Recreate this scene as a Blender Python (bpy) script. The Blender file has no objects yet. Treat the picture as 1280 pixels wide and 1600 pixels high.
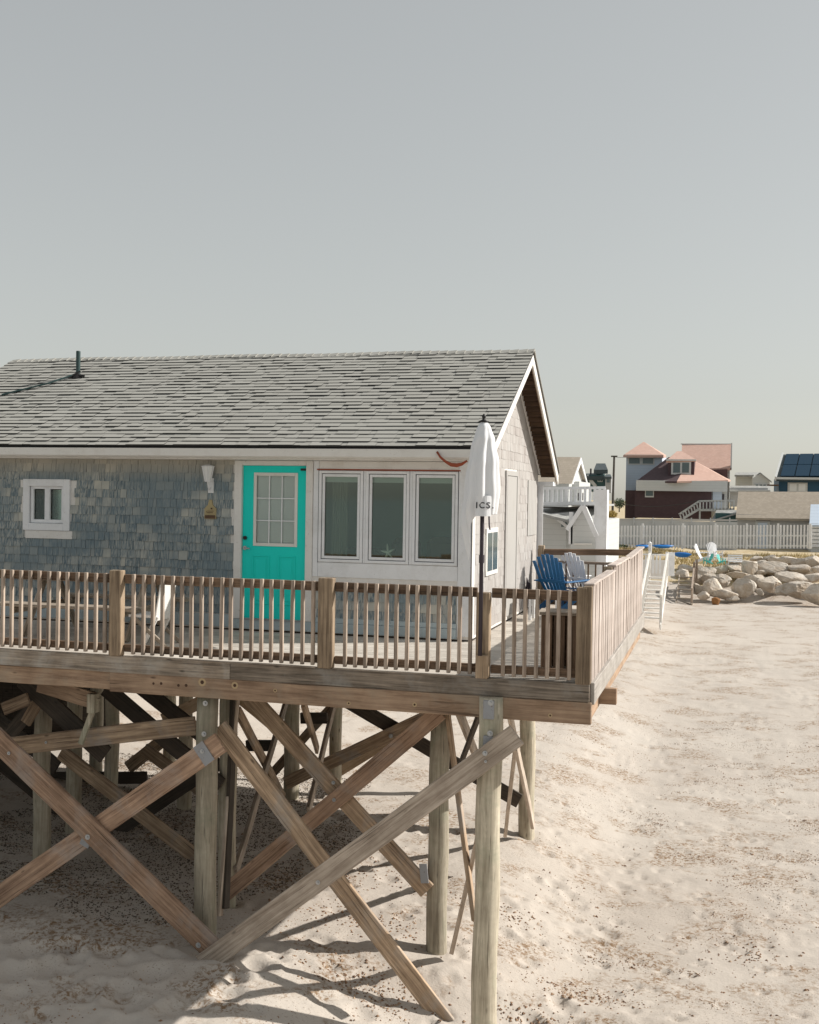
import bpy, math, random
from mathutils import Vector, Matrix, noise
R=random.Random(7)
D=bpy.data; col=bpy.context.scene.collection; sc=bpy.context.scene
# ---------------------------------------------------------------- camera model
FPX=1766.; YAW=math.radians(15.5); PIT=math.radians(-0.84); ROL=math.radians(0.9); EZ=5.35; DK=3.5
fw=Vector((-math.sin(YAW)*math.cos(PIT),math.cos(YAW)*math.cos(PIT),math.sin(PIT)))
rt=Vector((math.cos(YAW),math.sin(YAW),0)); up=rt.cross(fw)
r2=rt*math.cos(ROL)+up*math.sin(ROL); u2=-rt*math.sin(ROL)+up*math.cos(ROL)
CAM=Vector((0,0,EZ))
def U(x,y,**k):           # measured point of the photo at a known wall / floor plane -> world point
    d=fw*FPX+r2*(x-640)+u2*(800-y); a,v=list(k.items())[0]; i='XYZ'.index(a)
    return CAM+d*((v-CAM[i])/d[i])
cam=D.objects.new('camera',D.cameras.new('camera')); col.objects.link(cam); sc.camera=cam
cam.matrix_world=Matrix((( r2.x,u2.x,-fw.x,CAM.x),(r2.y,u2.y,-fw.y,CAM.y),(r2.z,u2.z,-fw.z,CAM.z),(0,0,0,1)))
cam.data.sensor_fit='HORIZONTAL'; cam.data.sensor_width=36; cam.data.lens=36*FPX/1280; cam.data.clip_end=5000; cam.data.clip_start=.1
# ---------------------------------------------------------------- materials
def mat(name,color=(.5,.5,.5),rough=.8,metal=0,**kw):
    m=D.materials.new(name); m.use_nodes=True; b=m.node_tree.nodes['Principled BSDF']
    b.inputs['Base Color'].default_value=(*color,1); b.inputs['Roughness'].default_value=rough; b.inputs['Metallic'].default_value=metal
    for k,v in kw.items(): b.inputs[k.replace('_',' ')].default_value=v
    return m
class N:
    def __init__(s,m): s.t=m.node_tree; s.b=s.t.nodes.get('Principled BSDF')
    def n(s,ty,**kw):
        o=s.t.nodes.new(ty)
        for k,v in kw.items():
            if k.startswith('i_'): o.inputs[k[2:].replace('_',' ')].default_value=v
            else: setattr(o,k,v)
        return o
    def l(s,a,b): s.t.links.new(a,b)
    def tex(s,space='Object',scale=(1,1,1)):
        c=s.n('ShaderNodeTexCoord'); mp=s.n('ShaderNodeMapping'); mp.inputs['Scale'].default_value=scale
        s.l(c.outputs[space],mp.inputs['Vector']); return mp.outputs['Vector']
    def noise(s,vec,scale,detail=4,rough=.55,dist=0):
        o=s.n('ShaderNodeTexNoise'); o.inputs['Scale'].default_value=scale; o.inputs['Detail'].default_value=detail
        o.inputs['Roughness'].default_value=rough; o.inputs['Distortion'].default_value=dist; s.l(vec,o.inputs['Vector']); return o.outputs['Fac']
    def ramp(s,f,stops):
        o=s.n('ShaderNodeValToRGB'); e=o.color_ramp.elements
        while len(e)<len(stops): e.new(.5)
        for q,(p,c) in zip(e,stops): q.position=p; q.color=(*c,1) if len(c)==3 else c
        s.l(f,o.inputs['Fac']); return o.outputs['Color']
    def mix(s,f,a,b,mode='MIX'):
        o=s.n('ShaderNodeMix',data_type='RGBA',blend_type=mode)
        for i,v in ((0,f),(6,a),(7,b)):
            if hasattr(v,'is_linked'): s.l(v,o.inputs[i])
            else: o.inputs[i].default_value=v if i==0 else (*v,1)
        return o.outputs[2]
    def math(s,op,a,b=0):
        o=s.n('ShaderNodeMath',operation=op)
        for i,v in ((0,a),(1,b)):
            if hasattr(v,'is_linked'): s.l(v,o.inputs[i])
            else: o.inputs[i].default_value=v
        return o.outputs[0]
    def bump(s,h,strength=.4,dist=.01):
        o=s.n('ShaderNodeBump'); o.inputs['Strength'].default_value=strength; o.inputs['Distance'].default_value=dist
        s.l(h,o.inputs['Height']); s.l(o.outputs[0],s.b.inputs['Normal'])
    def color(s,c): s.l(c,s.b.inputs['Base Color'])
def wood(name,dark,light,grain=26,axis=0,knots=True,stain=None,space='Object',vary=.25):
    m=mat(name,light,.85); q=N(m); sc_=[grain]*3; sc_[axis]=1.3
    v=q.tex(space,tuple(sc_)); oi=q.n('ShaderNodeObjectInfo')
    off=q.n('ShaderNodeVectorMath',operation='ADD'); q.l(v,off.inputs[0]); 
    sc2=q.n('ShaderNodeMath',operation='MULTIPLY'); q.l(oi.outputs['Random'],sc2.inputs[0]); sc2.inputs[1].default_value=57
    q.l(sc2.outputs[0],off.inputs[1]); v=off.outputs[0]
    f=q.noise(v,1,6,.65,.6); c=q.ramp(f,[(.28,dark),(.5,tuple((a+b)/2 for a,b in zip(dark,light))),(.72,light)])
    v2=q.tex(space,(1.2,1.2,1.2)); f2=q.noise(v2,2.2,4,.6)
    c=q.mix(q.ramp(f2,[(.35,(0,0,0)),(.65,(1,1,1))]),q.mix(1,c,(.72,.7,.68),'MULTIPLY'),c)
    if stain:
        c=q.mix(q.ramp(q.noise(v2,1.1,5,.7,.3),[(.5,(0,0,0)),(.66,(.75,.75,.75))]),c,stain)
    ck=[2.2*grain]*3; ck[axis]=.9
    c=q.mix(q.ramp(q.noise(q.tex(space,tuple(ck)),1,3,.8,.3),[(.60,(0,0,0)),(.66,(.8,.8,.8))]),c,tuple(a*.45 for a in dark))
    if knots:
        sk=[7,7,7]; sk[axis]=2.6
        vo=q.n('ShaderNodeTexVoronoi'); q.l(q.tex(space,tuple(sk)),vo.inputs['Vector']); vo.inputs['Scale'].default_value=1
        c=q.mix(q.ramp(vo.outputs['Distance'],[(.05,(.85,.85,.85)),(.13,(0,0,0))]),c,tuple(a*.35 for a in dark))
    k=q.math('ADD',q.math('MULTIPLY',oi.outputs['Random'],vary*2),1-vary)
    c=q.mix(1,c,(1,1,1),'MULTIPLY') if vary==0 else c
    hs=q.n('ShaderNodeHueSaturation'); q.l(k,hs.inputs['Value']); q.l(c,hs.inputs['Color']); q.color(hs.outputs[0])
    q.bump(f,.5,.006); return m
def painted(name,c,wear=.12,dirt=(.3,.28,.24),rough=.6,scale=3):
    m=mat(name,c,rough); q=N(m); v=q.tex('Object')
    f=q.noise(v,scale,6,.7,.2); k=q.ramp(f,[(.48,(0,0,0)),(.75,(wear*2.5,)*3)])
    f3=q.noise(v,scale*14,3,.6); k2=q.ramp(f3,[(.66,(0,0,0)),(.72,(wear*4,)*3)])
    cc=q.mix(k,c,dirt); cc=q.mix(k2,cc,tuple(x*.7 for x in dirt)); q.color(cc); q.bump(f3,.12,.003); return m
M={}
M['frame']=wood('frame_timber',(0.144,0.092,0.056),(0.627,0.466,0.321),30,0,stain=(.30,.27,.24))
M['brace_red']=wood('brace_timber_reddish',(0.164,0.094,0.059),(0.619,0.419,0.290),28,0,stain=(.36,.30,.26))
M['brace_pale']=wood('brace_timber_pale',(.25,.195,.15),(.61,.525,.44),28,0)
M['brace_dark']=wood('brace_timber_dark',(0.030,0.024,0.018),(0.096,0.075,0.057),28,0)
M['pile']=wood('pile_timber',(.29,.25,.185),(.66,.60,.475),22,2,stain=(.26,.27,.19))
M['rim']=wood('rim_timber_grey',(0.099,0.081,0.064),(0.505,0.419,0.334),34,0,stain=(.36,.34,.31))
M['beam']=wood('beam_timber_tan',(.25,.155,.10),(.62,.44,.30),20,0,stain=(.38,.30,.22))
M['rail']=wood('rail_timber',(0.066,0.042,0.027),(0.300,0.199,0.129),34,0)
M['balu']=wood('baluster_timber',(0.218,0.156,0.120),(0.621,0.523,0.429),34,0,knots=False)
M['balu_side']=wood('baluster_timber_sunlit',(.46,.385,.34),(.68,.60,.55),34,0,knots=False,vary=.12)  # paler copy of the baluster timber, sunlit tone put into the colour
M['rimpale']=wood('sunlit_rim_timber',(.36,.33,.30),(.47,.44,.40),30,0,knots=False,vary=0)  # pale copy of the rim timber carrying its sunlit brightness as colour
M['post']=wood('railing_post_timber',(0.120,0.081,0.051),(0.526,0.399,0.272),30,0,stain=(.38,.34,.26))
M['newwood']=wood('fresh_timber',(0.391,0.276,0.172),(0.632,0.483,0.345),26,0)
M['furn']=wood('furniture_timber',(0.220,0.176,0.132),(0.550,0.473,0.385),26,0,knots=False)
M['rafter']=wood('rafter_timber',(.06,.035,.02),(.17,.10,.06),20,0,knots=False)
M['white']=painted('white_paint',(.82,.83,.85),.1)
M['white_worn']=painted('worn_white_paint',(.78,.76,.73),.14,(.45,.38,.3))
M['cream']=painted('cream_gutter_paint',(.76,.74,.70),.12,(.5,.43,.36))
M['sidepaint']=painted('chalky_side_paint',(.43,.415,.395),.12,(.33,.30,.27))
M['teal']=painted('teal_door_paint',(.0,.72,.63),.02,(.0,.5,.45),.7)
M['blueplinth']=painted('grey_blue_plinth_paint',(.42,.50,.53),.2,(.3,.32,.3))
M['bluechair']=painted('blue_chair_paint',(.012,.11,.27),.04,(.03,.1,.16),.5)
M['black']=mat('black_metal',(.02,.018,.018),.5,.3)
M['iron']=mat('dark_iron',(.05,.04,.05),.6,.3)
M['steel']=painted('galvanised_steel',(.30,.31,.33),.2,(.2,.12,.07),.45)
M['gal_bolt']=mat('bolt_steel',(.45,.46,.47),.4,.6)
M['rust']=mat('rust_red_rubber',(.30,.06,.02),.6)
M['green_pipe']=mat('dark_green_pipe',(.018,.05,.05),.5)
M['canvas']=mat('umbrella_canvas',(.85,.86,.88),.9)
t_=M['canvas'].node_tree; o_=t_.nodes['Material Output']; mx_=t_.nodes.new('ShaderNodeMixShader'); tl_=t_.nodes.new('ShaderNodeBsdfTranslucent'); tl_.inputs[0].default_value=(.82,.82,.82,1); mx_.inputs[0].default_value=.12
t_.links.new(t_.nodes['Principled BSDF'].outputs[0],mx_.inputs[1]); t_.links.new(tl_.outputs[0],mx_.inputs[2]); t_.links.new(mx_.outputs[0],o_.inputs[0])
q=N(M['canvas']); q.bump(q.noise(q.tex('Object',(9,9,2)),1,4,.6,.4),.25,.02)
M['interior']=mat('interior_wall',(.30,.38,.33),.9)
M['sofa']=mat('sofa_fabric',(.10,.06,.045),.9)
M['blind']=mat('blind_fabric',(.80,.81,.80),.8)
M['star']=mat('starfish_shell',(.92,.90,.86),.8)
M['plaque']=painted('plaque_wood',(.42,.34,.18),.3,(.15,.1,.05))
M['ink']=mat('black_ink',(.02,.02,.025),.7)
# glass
def glass(name,tint,ior=1.75):
    m=mat(name); t=m.node_tree; t.nodes.clear(); n=t.nodes.new; o=n('ShaderNodeOutputMaterial'); mx=n('ShaderNodeMixShader'); tr=n('ShaderNodeBsdfTransparent'); gl=n('ShaderNodeBsdfGlossy'); fr=n('ShaderNodeFresnel')
    tr.inputs[0].default_value=(*tint,1); gl.inputs['Roughness'].default_value=.03; gl.inputs[0].default_value=(.9,.97,.93,1); fr.inputs['IOR'].default_value=ior
    t.links.new(fr.outputs[0],mx.inputs[0]); t.links.new(tr.outputs[0],mx.inputs[1]); t.links.new(gl.outputs[0],mx.inputs[2]); t.links.new(mx.outputs[0],o.inputs[0]); return m
M['glass']=glass('window_glass',(.86,.92,.88),1.85)
M['clearglass']=glass('door_glass',(.93,.95,.94),1.45)
M['farglass']=mat('dark_glass',(.09,.13,.14),.15)
# cedar wall shingles, every shingle is its own little board
def shingle_mat(name,cols,streak,bias=None):
    m=mat(name,(.3,.3,.3),.9); q=N(m); g=q.n('ShaderNodeNewGeometry')
    c=q.ramp(g.outputs['Random Per Island'],cols)
    st=q.noise(q.tex('Object',(70,70,5)),1,4,.7,.2)
    big=q.noise(q.tex('Object',(1,1,1.6)),1.3,3,.5)
    c=q.mix(q.ramp(st,[(.44,(0,0,0)),(.58,(.75,.75,.75))]),c,streak)
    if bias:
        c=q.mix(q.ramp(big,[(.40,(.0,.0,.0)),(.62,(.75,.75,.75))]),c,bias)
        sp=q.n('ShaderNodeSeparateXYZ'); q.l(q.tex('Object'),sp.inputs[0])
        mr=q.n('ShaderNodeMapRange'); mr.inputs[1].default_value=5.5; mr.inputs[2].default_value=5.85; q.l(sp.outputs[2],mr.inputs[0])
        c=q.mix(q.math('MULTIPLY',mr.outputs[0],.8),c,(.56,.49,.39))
    q.color(c); q.bump(st,.5,.006); return m
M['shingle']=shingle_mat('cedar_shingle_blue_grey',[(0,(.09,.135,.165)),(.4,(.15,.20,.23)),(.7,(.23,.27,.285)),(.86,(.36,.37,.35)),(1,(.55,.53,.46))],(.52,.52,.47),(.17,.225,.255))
M['shingle_side']=shingle_mat('cedar_shingle_whitewashed',[(0,(.33,.295,.275)),(.5,(.395,.37,.35)),(1,(.44,.42,.40))],(.44,.42,.40))
# roof shingles
m=mat('asphalt_shingle',(.3,.3,.27),.95); q=N(m); g=q.n('ShaderNodeNewGeometry')
c=q.ramp(g.outputs['Random Per Island'],[(0,(.345,.333,.298)),(.5,(.37,.358,.322)),(1,(.40,.388,.352))])
c=q.mix(q.ramp(q.noise(q.tex('Object'),220,2,.7),[(.35,(0,0,0)),(.65,(.5,.5,.5))]),c,(.30,.30,.28)); c=q.mix(q.ramp(q.noise(q.tex('Object'),.9,4,.6),[(.4,(0,0,0)),(.7,(.5,.5,.5))]),c,(.41,.405,.37))
q.color(c); M['roof']=m
M['roofunder']=mat('roof_felt_black',(.03,.03,.03),.95)
def laps(name,pitch=.16,k=.80):
    m=M[name]; q=N(m); src=[l for l in m.node_tree.links if l.to_socket==q.b.inputs['Base Color']][0].from_socket
    sp=q.n('ShaderNodeSeparateXYZ'); q.l(q.tex('Object'),sp.inputs[0]); fr=q.math('FRACT',q.math('DIVIDE',sp.outputs[2],pitch)); f=q.ramp(fr,[(.0,(1,1,1)),(.14,(0,0,0))])
    q.color(q.mix(f,src,q.mix(1,src,(k,k,k),'MULTIPLY')))
def shingrow(name,a,b,sx=2.2,sz=5):
    m=mat(name,a,.9); q=N(m); v=q.tex('Object'); br=q.n('ShaderNodeTexBrick'); 
    mp=q.n('ShaderNodeMapping'); mp.inputs['Rotation'].default_value=(math.radians(90),0,0); q.l(v,mp.inputs['Vector'])
    q.l(mp.outputs[0],br.inputs['Vector']); br.inputs['Color1'].default_value=(*a,1); br.inputs['Color2'].default_value=(*b,1); br.inputs['Mortar'].default_value=(*[x*.88 for x in a],1)
    br.inputs['Scale'].default_value=sx; br.inputs['Mortar Size'].default_value=.012; br.inputs['Brick Width'].default_value=.35; br.inputs['Row Height'].default_value=.2
    f=q.noise(v,1.5,5,.6); q.color(q.mix(q.ramp(f,[(.35,(0,0,0)),(.7,(.6,.6,.6))]),br.outputs['Color'],tuple((x+y)*.42 for x,y in zip(a,b)))); return m
M['pinkroof']=shingrow('pink_roof_shingle',(.56,.36,.29),(.62,.42,.345)); M['mauve']=shingrow('mauve_brown_siding',(.075,.045,.05),(.09,.055,.06))
M['tanroof']=shingrow('tan_roof_shingle',(.34,.29,.23),(.42,.36,.29)); M['greyroof']=shingrow('grey_roof_shingle',(.30,.30,.29),(.42,.42,.40))
M['darkroof']=shingrow('dark_roof_shingle',(.06,.08,.085),(.08,.10,.11))
M['farwhite']=painted('far_white_siding',(.58,.59,.58),.1,(.40,.44,.42),scale=1.5); M['farblue']=painted('pale_blue_siding',(.52,.60,.70),.05,scale=1)
M['navy']=painted('navy_siding',(.012,.07,.13),.05,(.03,.08,.12),scale=1); M['tealgreen']=painted('dark_green_siding',(.03,.09,.09),.05,(.05,.1,.1),scale=1)
M['greyside']=painted('grey_siding',(.42,.42,.42),.1,(.33,.33,.33),scale=1.5); M['greyfence']=painted('grey_fence_panel',(.46,.48,.50),.1,(.36,.38,.4),scale=1.5)
for n_ in ('farwhite','farblue','navy','greyside'): laps(n_,.2)
M['solar']=mat('solar_glass',(.004,.03,.06),.5,0,Specular_IOR_Level=.15); M['solarframe']=mat('solar_frame',(.06,.12,.16),.4,.4)
M['kayak']=mat('kayak_blue_plastic',(.01,.16,.5),.35); M['cyan']=painted('aqua_paint',(.10,.55,.50),.05,(.1,.4,.4)); M['orange']=mat('orange_plastic',(.5,.12,.03),.5)
M['pole']=wood('utility_pole_timber',(.05,.045,.04),(.12,.11,.1),20,2,knots=False); M['wire']=mat('cable_black',(.04,.04,.04),.6)
M['bush']=mat('shrub_leaf_green',(.05,.075,.03),.8); M['bushy']=mat('shrub_leaf_yellow',(.36,.25,.06),.8)
# rock
m=mat('riprap_granite',(.5,.45,.38),.9); q=N(m); v=q.tex('Object'); oi=q.n('ShaderNodeObjectInfo')
f=q.noise(v,2.2,8,.65,.5); c=q.ramp(f,[(.3,(.34,.28,.21)),(.45,(.54,.48,.41)),(.7,(.66,.61,.54))]); c=q.mix(q.ramp(q.noise(v,.9,4,.7,.4),[(.45,(0,0,0)),(.62,(.7,.7,.7))]),c,(.42,.33,.24)); c=q.mix(q.ramp(q.noise(q.tex('Object',(3,3,9)),1.5,5,.8,1.0),[(.60,(0,0,0)),(.66,(.8,.8,.8))]),c,(.16,.12,.09)); hs=q.n('ShaderNodeHueSaturation'); q.l(c,hs.inputs['Color'])
q.l(q.math('ADD',q.math('MULTIPLY',oi.outputs['Random'],.35),.85),hs.inputs['Value']); q.color(hs.outputs[0]); q.bump(q.noise(v,9,6,.7),.7,.06); M['rock']=m
M['rock_orange']=mat('rusty_rock',(.30,.14,.05),.9); q=N(M['rock_orange']); q.bump(q.noise(q.tex('Object'),9,6,.7),.7,.05)
# sand
def sandmat():
    m=mat('beach_sand',(.5,.45,.4),.95); q=N(m); v=q.tex('Object')
    big=q.noise(v,.35,3,.5); base=q.ramp(big,[(.3,(.475,.42,.365)),(.7,(.52,.468,.41))])
    patch=q.noise(q.tex('Object',(1,1.35,1)),.85,5,.62,.5); sp=q.noise(v,17,3,.75,.4)
    k=q.math('MULTIPLY',q.ramp(patch,[(.50,(0,0,0)),(.60,(1,1,1))]),q.ramp(sp,[(.46,(0,0,0)),(.60,(1,1,1))]))
    c=q.mix(k,base,(.23,.145,.08))
    sp2=q.noise(v,42,2,.7); k2=q.math('MULTIPLY',q.ramp(q.noise(v,.6,3,.6),[(.45,(0,0,0)),(.6,(1,1,1))]),q.ramp(sp2,[(.61,(0,0,0)),(.67,(.9,.9,.9))]))
    c=q.mix(k2,c,(.20,.145,.10))
    # sand colour is the same under the deck as outside it
    q.color(c)
    h=q.math('ADD',q.noise(v,6,6,.7),q.math('MULTIPLY',sp,.5)); q.bump(h,.42,.03); return m
M['sand']=sandmat()
m=mat('dune_soil',(.45,.36,.22),.95); q=N(m); v=q.tex('Object'); q.color(q.ramp(q.noise(v,1.4,6,.7,.5),[(.3,(.36,.27,.14)),(.5,(.50,.40,.24)),(.68,(.56,.50,.42))])); q.bump(q.noise(v,5,5,.7),.6,.08); M['dune']=m
m=mat('dry_grass_blade',(.5,.4,.2),.9); q=N(m); g=q.n('ShaderNodeNewGeometry'); q.color(q.ramp(g.outputs['Random Per Island'],[(0,(.34,.27,.10)),(.6,(.52,.41,.20)),(1,(.62,.52,.33))])); M['grass']=m
m=mat('seaweed_clod',(.2,.12,.07),.9); q=N(m); g=q.n('ShaderNodeNewGeometry'); q.color(q.ramp(g.outputs['Random Per Island'],[(0,(.11,.06,.035)),(.35,(.22,.125,.07)),(.7,(.33,.215,.135)),(1,(.42,.32,.23))])); M['clod']=m
m=mat('deck_shade_specks',(.05,.035,.025),.95); q=N(m); g=q.n('ShaderNodeNewGeometry'); q.color(q.ramp(g.outputs['Random Per Island'],[(0,(.05,.038,.027)),(.6,(.10,.078,.056)),(1,(.19,.15,.115))])); M['shade_specks']=m  # dark speck colour standing in for the shade under the deck
m=mat('sea_water',(.12,.2,.22),.15); q=N(m); q.bump(q.noise(q.tex('Object'),.6,6,.6),.4,.2); M['water']=m
# ---------------------------------------------------------------- mesh helpers
class MB:
    def __init__(s): s.v=[]; s.f=[]
    def add(s,vs,fs):
        b=len(s.v); s.v+= [tuple(p) for p in vs]; s.f+=[tuple(i+b for i in f) for f in fs]; return s
    def box(s,x0,x1,y0,y1,z0,z1):
        x0,x1=sorted((x0,x1)); y0,y1=sorted((y0,y1)); z0,z1=sorted((z0,z1))
        return s.add([(x0,y0,z0),(x1,y0,z0),(x1,y1,z0),(x0,y1,z0),(x0,y0,z1),(x1,y0,z1),(x1,y1,z1),(x0,y1,z1)],
              [(3,2,1,0),(4,5,6,7),(0,1,5,4),(1,2,6,5),(2,3,7,6),(3,0,4,7)])
    def prism(s,poly,off):     # poly: list of 3D points (counter-clockwise seen from the front), off: extrusion away from the viewer
        n=len(poly); a=[Vector(p) for p in poly]; b=[p+Vector(off) for p in a]
        fs=[tuple(range(n)),tuple(range(2*n-1,n-1,-1))]+[(i,i+n,(i+1)%n+n,(i+1)%n) for i in range(n)]
        return s.add(a+b,fs)
    def board(s,p,q_,w,t,nh=(0,-1,0)):    # oriented box from p to q_
        p=Vector(p); q_=Vector(q_); X=(q_-p).normalized(); Y=Vector(nh); Y=(Y-X*Y.dot(X)).normalized(); Z=X.cross(Y)
        vs=[]
        for e in (p,q_):
            for a,b in ((-1,-1),(1,-1),(1,1),(-1,1)): vs.append(e+Y*(a*t/2)+Z*(b*w/2))
        return s.add(vs,[(0,1,2,3),(7,6,5,4),(0,4,5,1),(1,5,6,2),(2,6,7,3),(3,7,4,0)])
    def tube(s,pts,rs,n=12,cap=True):
        pts=[Vector(p) for p in pts]; 
        if not hasattr(rs,'__len__'): rs=[rs]*len(pts)
        b=len(s.v); prev=None
        for i,p in enumerate(pts):
            d=(pts[min(i+1,len(pts)-1)]-pts[max(i-1,0)]).normalized()
            if prev is None: a=d.orthogonal().normalized()
            else: a=(prev-d*prev.dot(d)).normalized()
            prev=a; c=d.cross(a)
            for k in range(n):
                t=2*math.pi*k/n; s.v.append(tuple(p+(a*math.cos(t)+c*math.sin(t))*rs[i]))
        for i in range(len(pts)-1):
            for k in range(n): s.f.append((b+i*n+k,b+i*n+(k+1)%n,b+(i+1)*n+(k+1)%n,b+(i+1)*n+k))
        if cap: s.f.append(tuple(b+k for k in range(n-1,-1,-1))); s.f.append(tuple(b+(len(pts)-1)*n+k for k in range(n)))
        return s
    def lathe(s,c,prof,n=16):
        return s.tube([(c[0],c[1],c[2]+z) for r,z in prof],[max(r,.0005) for r,z in prof],n)
    def mesh(s,name,m,smooth=False):
        me=D.meshes.new(name); me.from_pydata(s.v,[],s.f); me.update()
        for x in (m if isinstance(m,(list,tuple)) else [m]): me.materials.append(x)
        if smooth: me.polygons.foreach_set('use_smooth',[True]*len(me.polygons))
        return me
    def build(s,name,m,parent=None,smooth=False,bevel=0):
        if isinstance(m,str): m=M[m]
        o=D.objects.new(name,s.mesh(name,m,smooth)); col.objects.link(o)
        if parent is not None: o.parent=parent
        if bevel: bv=o.modifiers.new('bevel','BEVEL'); bv.width=bevel; bv.segments=1; bv.limit_method='ANGLE'
        return o
def tag(o,label=None,cat=None,group=None,kind=None):
    for k,v in (('label',label),('category',cat),('group',group),('kind',kind)):
        if v: o[k]=v
    return o
def thing(name,label,cat,group=None,loc=(0,0,0),rz=0):
    o=D.objects.new(name,None); col.objects.link(o); o.location=loc; o.rotation_euler.z=rz; o.empty_display_size=.2
    return tag(o,label,cat,group)
def copy_tree(o,parent=None):
    c=o.copy(); col.objects.link(c); c.parent=parent
    for ch in list(o.children): copy_tree(ch,c)
    return c
# boards as objects whose own X axis runs along the grain
MAT={}
def place(o,p,q_,nh,parent,org=None):
    p=Vector(p); q_=Vector(q_); X=(q_-p).normalized(); Y=Vector(nh); Y=(Y-X*Y.dot(X)).normalized(); Z=X.cross(Y)
    MAT[o.name]=o.matrix_local=Matrix(((X.x,Y.x,Z.x,p.x),(X.y,Y.y,Z.y,p.y),(X.z,Y.z,Z.z,p.z),(0,0,0,1)))
def bar(name,p,q_,w,t,m,parent=None,nh=(0,-1,0),bevel=.006,cuts=True):
    L=(Vector(q_)-Vector(p)).length
    b=MB(); n=max(1,int(L/.5)) if cuts else 1
    rr=random.Random(int(L*1e4)); off=[(0,0)]+[(rr.uniform(-.003,.003),rr.uniform(-.004,.004)) for _ in range(n-1)]+[(0,0)]
    for i in range(n+1):
        for a,c in ((-1,-1),(1,-1),(1,1),(-1,1)): b.v.append((L*i/n,a*t/2+off[i][0],c*w/2+off[i][1]))
    b.f=[(0,1,2,3)]+[tuple(4*n+k for k in (3,2,1,0))]+[(4*i+k,4*i+4+k,4*i+4+(k+1)%4,4*i+(k+1)%4) for i in range(n) for k in range(4)]
    o=b.build(name,m,parent,bevel=bevel); place(o,p,q_,nh,parent); return o
# ---------------------------------------------------------------- terrain
def interp(x,t):
    if x<=t[0][0]: return t[0][1]
    for (a,b),(c,d) in zip(t,t[1:]):
        if x<=c: k=(x-a)/(c-a); k=k*k*(3-2*k); return b+(d-b)*k
    return t[-1][1]
def gbase(x,y):
    z=interp(x,[(-16,.6),(-8,.42),(-5.4,.30),(-3.4,.20),(-1.2,-.28),(5,-.1)])
    z*=interp(y,[(18,1),(40,.4)])
    if y<11: z-=.05*(11-y)
    z-=.36*interp(x,[(-4.6,0),(-2.9,1)])*(1-interp(y,[(11.2,0),(12.45,1)]))*interp(y,[(4,0),(8,1)])
    z+=interp(y,[(30,0),(56,.3)])+interp(y,[(58.5,0),(65,1.45),(72,2.0),(110,2.3)])
    return z
dents=[]
R2=random.Random(11)
for _ in range(60): dents.append((R2.uniform(-8.4,-4.7),R2.uniform(9.3,11.2),R2.uniform(.10,.2),R2.uniform(.03,.075)))
for _ in range(420): dents.append((R2.uniform(-5,7),R2.uniform(8.5,26),R2.uniform(.05,.10),R2.uniform(.018,.04)))
for _ in range(160): dents.append((R2.uniform(-8,-1),R2.uniform(11,17),R2.uniform(.07,.15),R2.uniform(.02,.05)))
# footprint trails walking away along the beach
for tr in range(9):
    x,y=R2.uniform(-1.5,5),R2.uniform(9,14); a=R2.uniform(1.0,2.0)
    for k in range(36):
        x+=math.cos(a)*.62; y+=math.sin(a)*.62; a+=R2.uniform(-.06,.06); s=1 if k%2 else -1
        dents.append((x-math.sin(a)*.11*s,y+math.cos(a)*.11*s,.085,.036))
for px,py in ((-2.25,11.3),(-5.4,11.45),(-3.05,12.55),(-2.86,17.3)): dents.append((px-.1,py-.05,.34,.05))
cell={}
for d in dents:
    for i in range(int((d[0]-.5)//.5),int((d[0]+.5)//.5)+1):
        for j in range(int((d[1]-.5)//.5),int((d[1]+.5)//.5)+1): cell.setdefault((i,j),[]).append(d)
def gh(x,y,detail=True):
    z=gbase(x,y)
    z+=noise.noise(Vector((x*.25,y*.25,3)))*.06
    if y<45:
        z+=noise.noise(Vector((x*1.1,y*1.1,7)))*.022+noise.noise(Vector((x*3.1,y*3.1,1)))*.014
        pk=noise.noise(Vector((x*.6,y*.8,21)))
        if pk>.0: z+=min(pk*3,1)*noise.noise(Vector((x*7,y*7,5)))*.02
        for dx,dy,r,dp in cell.get((int(x//.5),int(y//.5)),()):
            t=((x-dx)**2+(y-dy)**2)/(r*r)
            if t<4: z+=dp*(-math.exp(-t*1.3)+.45*math.exp(-(t-1.7)**2*2))
    return z
def axis(segs):
    out=[]
    for a,b,st in segs:
        n=max(1,round((b-a)/st)); out+=[a+(b-a)*i/n for i in range(n)]
    return out+[segs[-1][1]]
def grid(name,xs,ys,m,zf):
    nx=len(xs); v=[(x,y,zf(x,y)) for y in ys for x in xs]
    f=[(j*nx+i,j*nx+i+1,(j+1)*nx+i+1,(j+1)*nx+i) for j in range(len(ys)-1) for i in range(nx-1)]
    b=MB(); b.v=v; b.f=f; return b.build(name,m,smooth=True)
xs=axis([(-400,-60,40),(-60,-14,2),(-14,-9,.25),(-9,-1,.05),(-1,6,.06),(6,10,.15),(10,30,.8),(30,80,5),(80,400,40)])
ys=axis([(-60,0,6),(0,8,.6),(8,15,.045),(15,22,.07),(22,40,.14),(40,61.5,.5)])
tag(grid('beach_sand',xs,ys,'sand',gh),kind='structure')
xs=axis([(-600,-60,40),(-60,-20,3),(-20,20,.5),(20,60,3),(60,600,40)]); ys=axis([(61.5,75,.4),(75,130,3),(130,1500,90)])
tag(grid('dune_ground',xs,ys,'dune',gh),kind='structure')
b=MB(); b.add([(-1500,-1500,-1.1),(1500,-1500,-1.1),(1500,-20,-1.1),(-1500,-20,-1.1)],[(0,1,2,3)]); tag(b.build('sea_water','water'),kind='structure')
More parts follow.
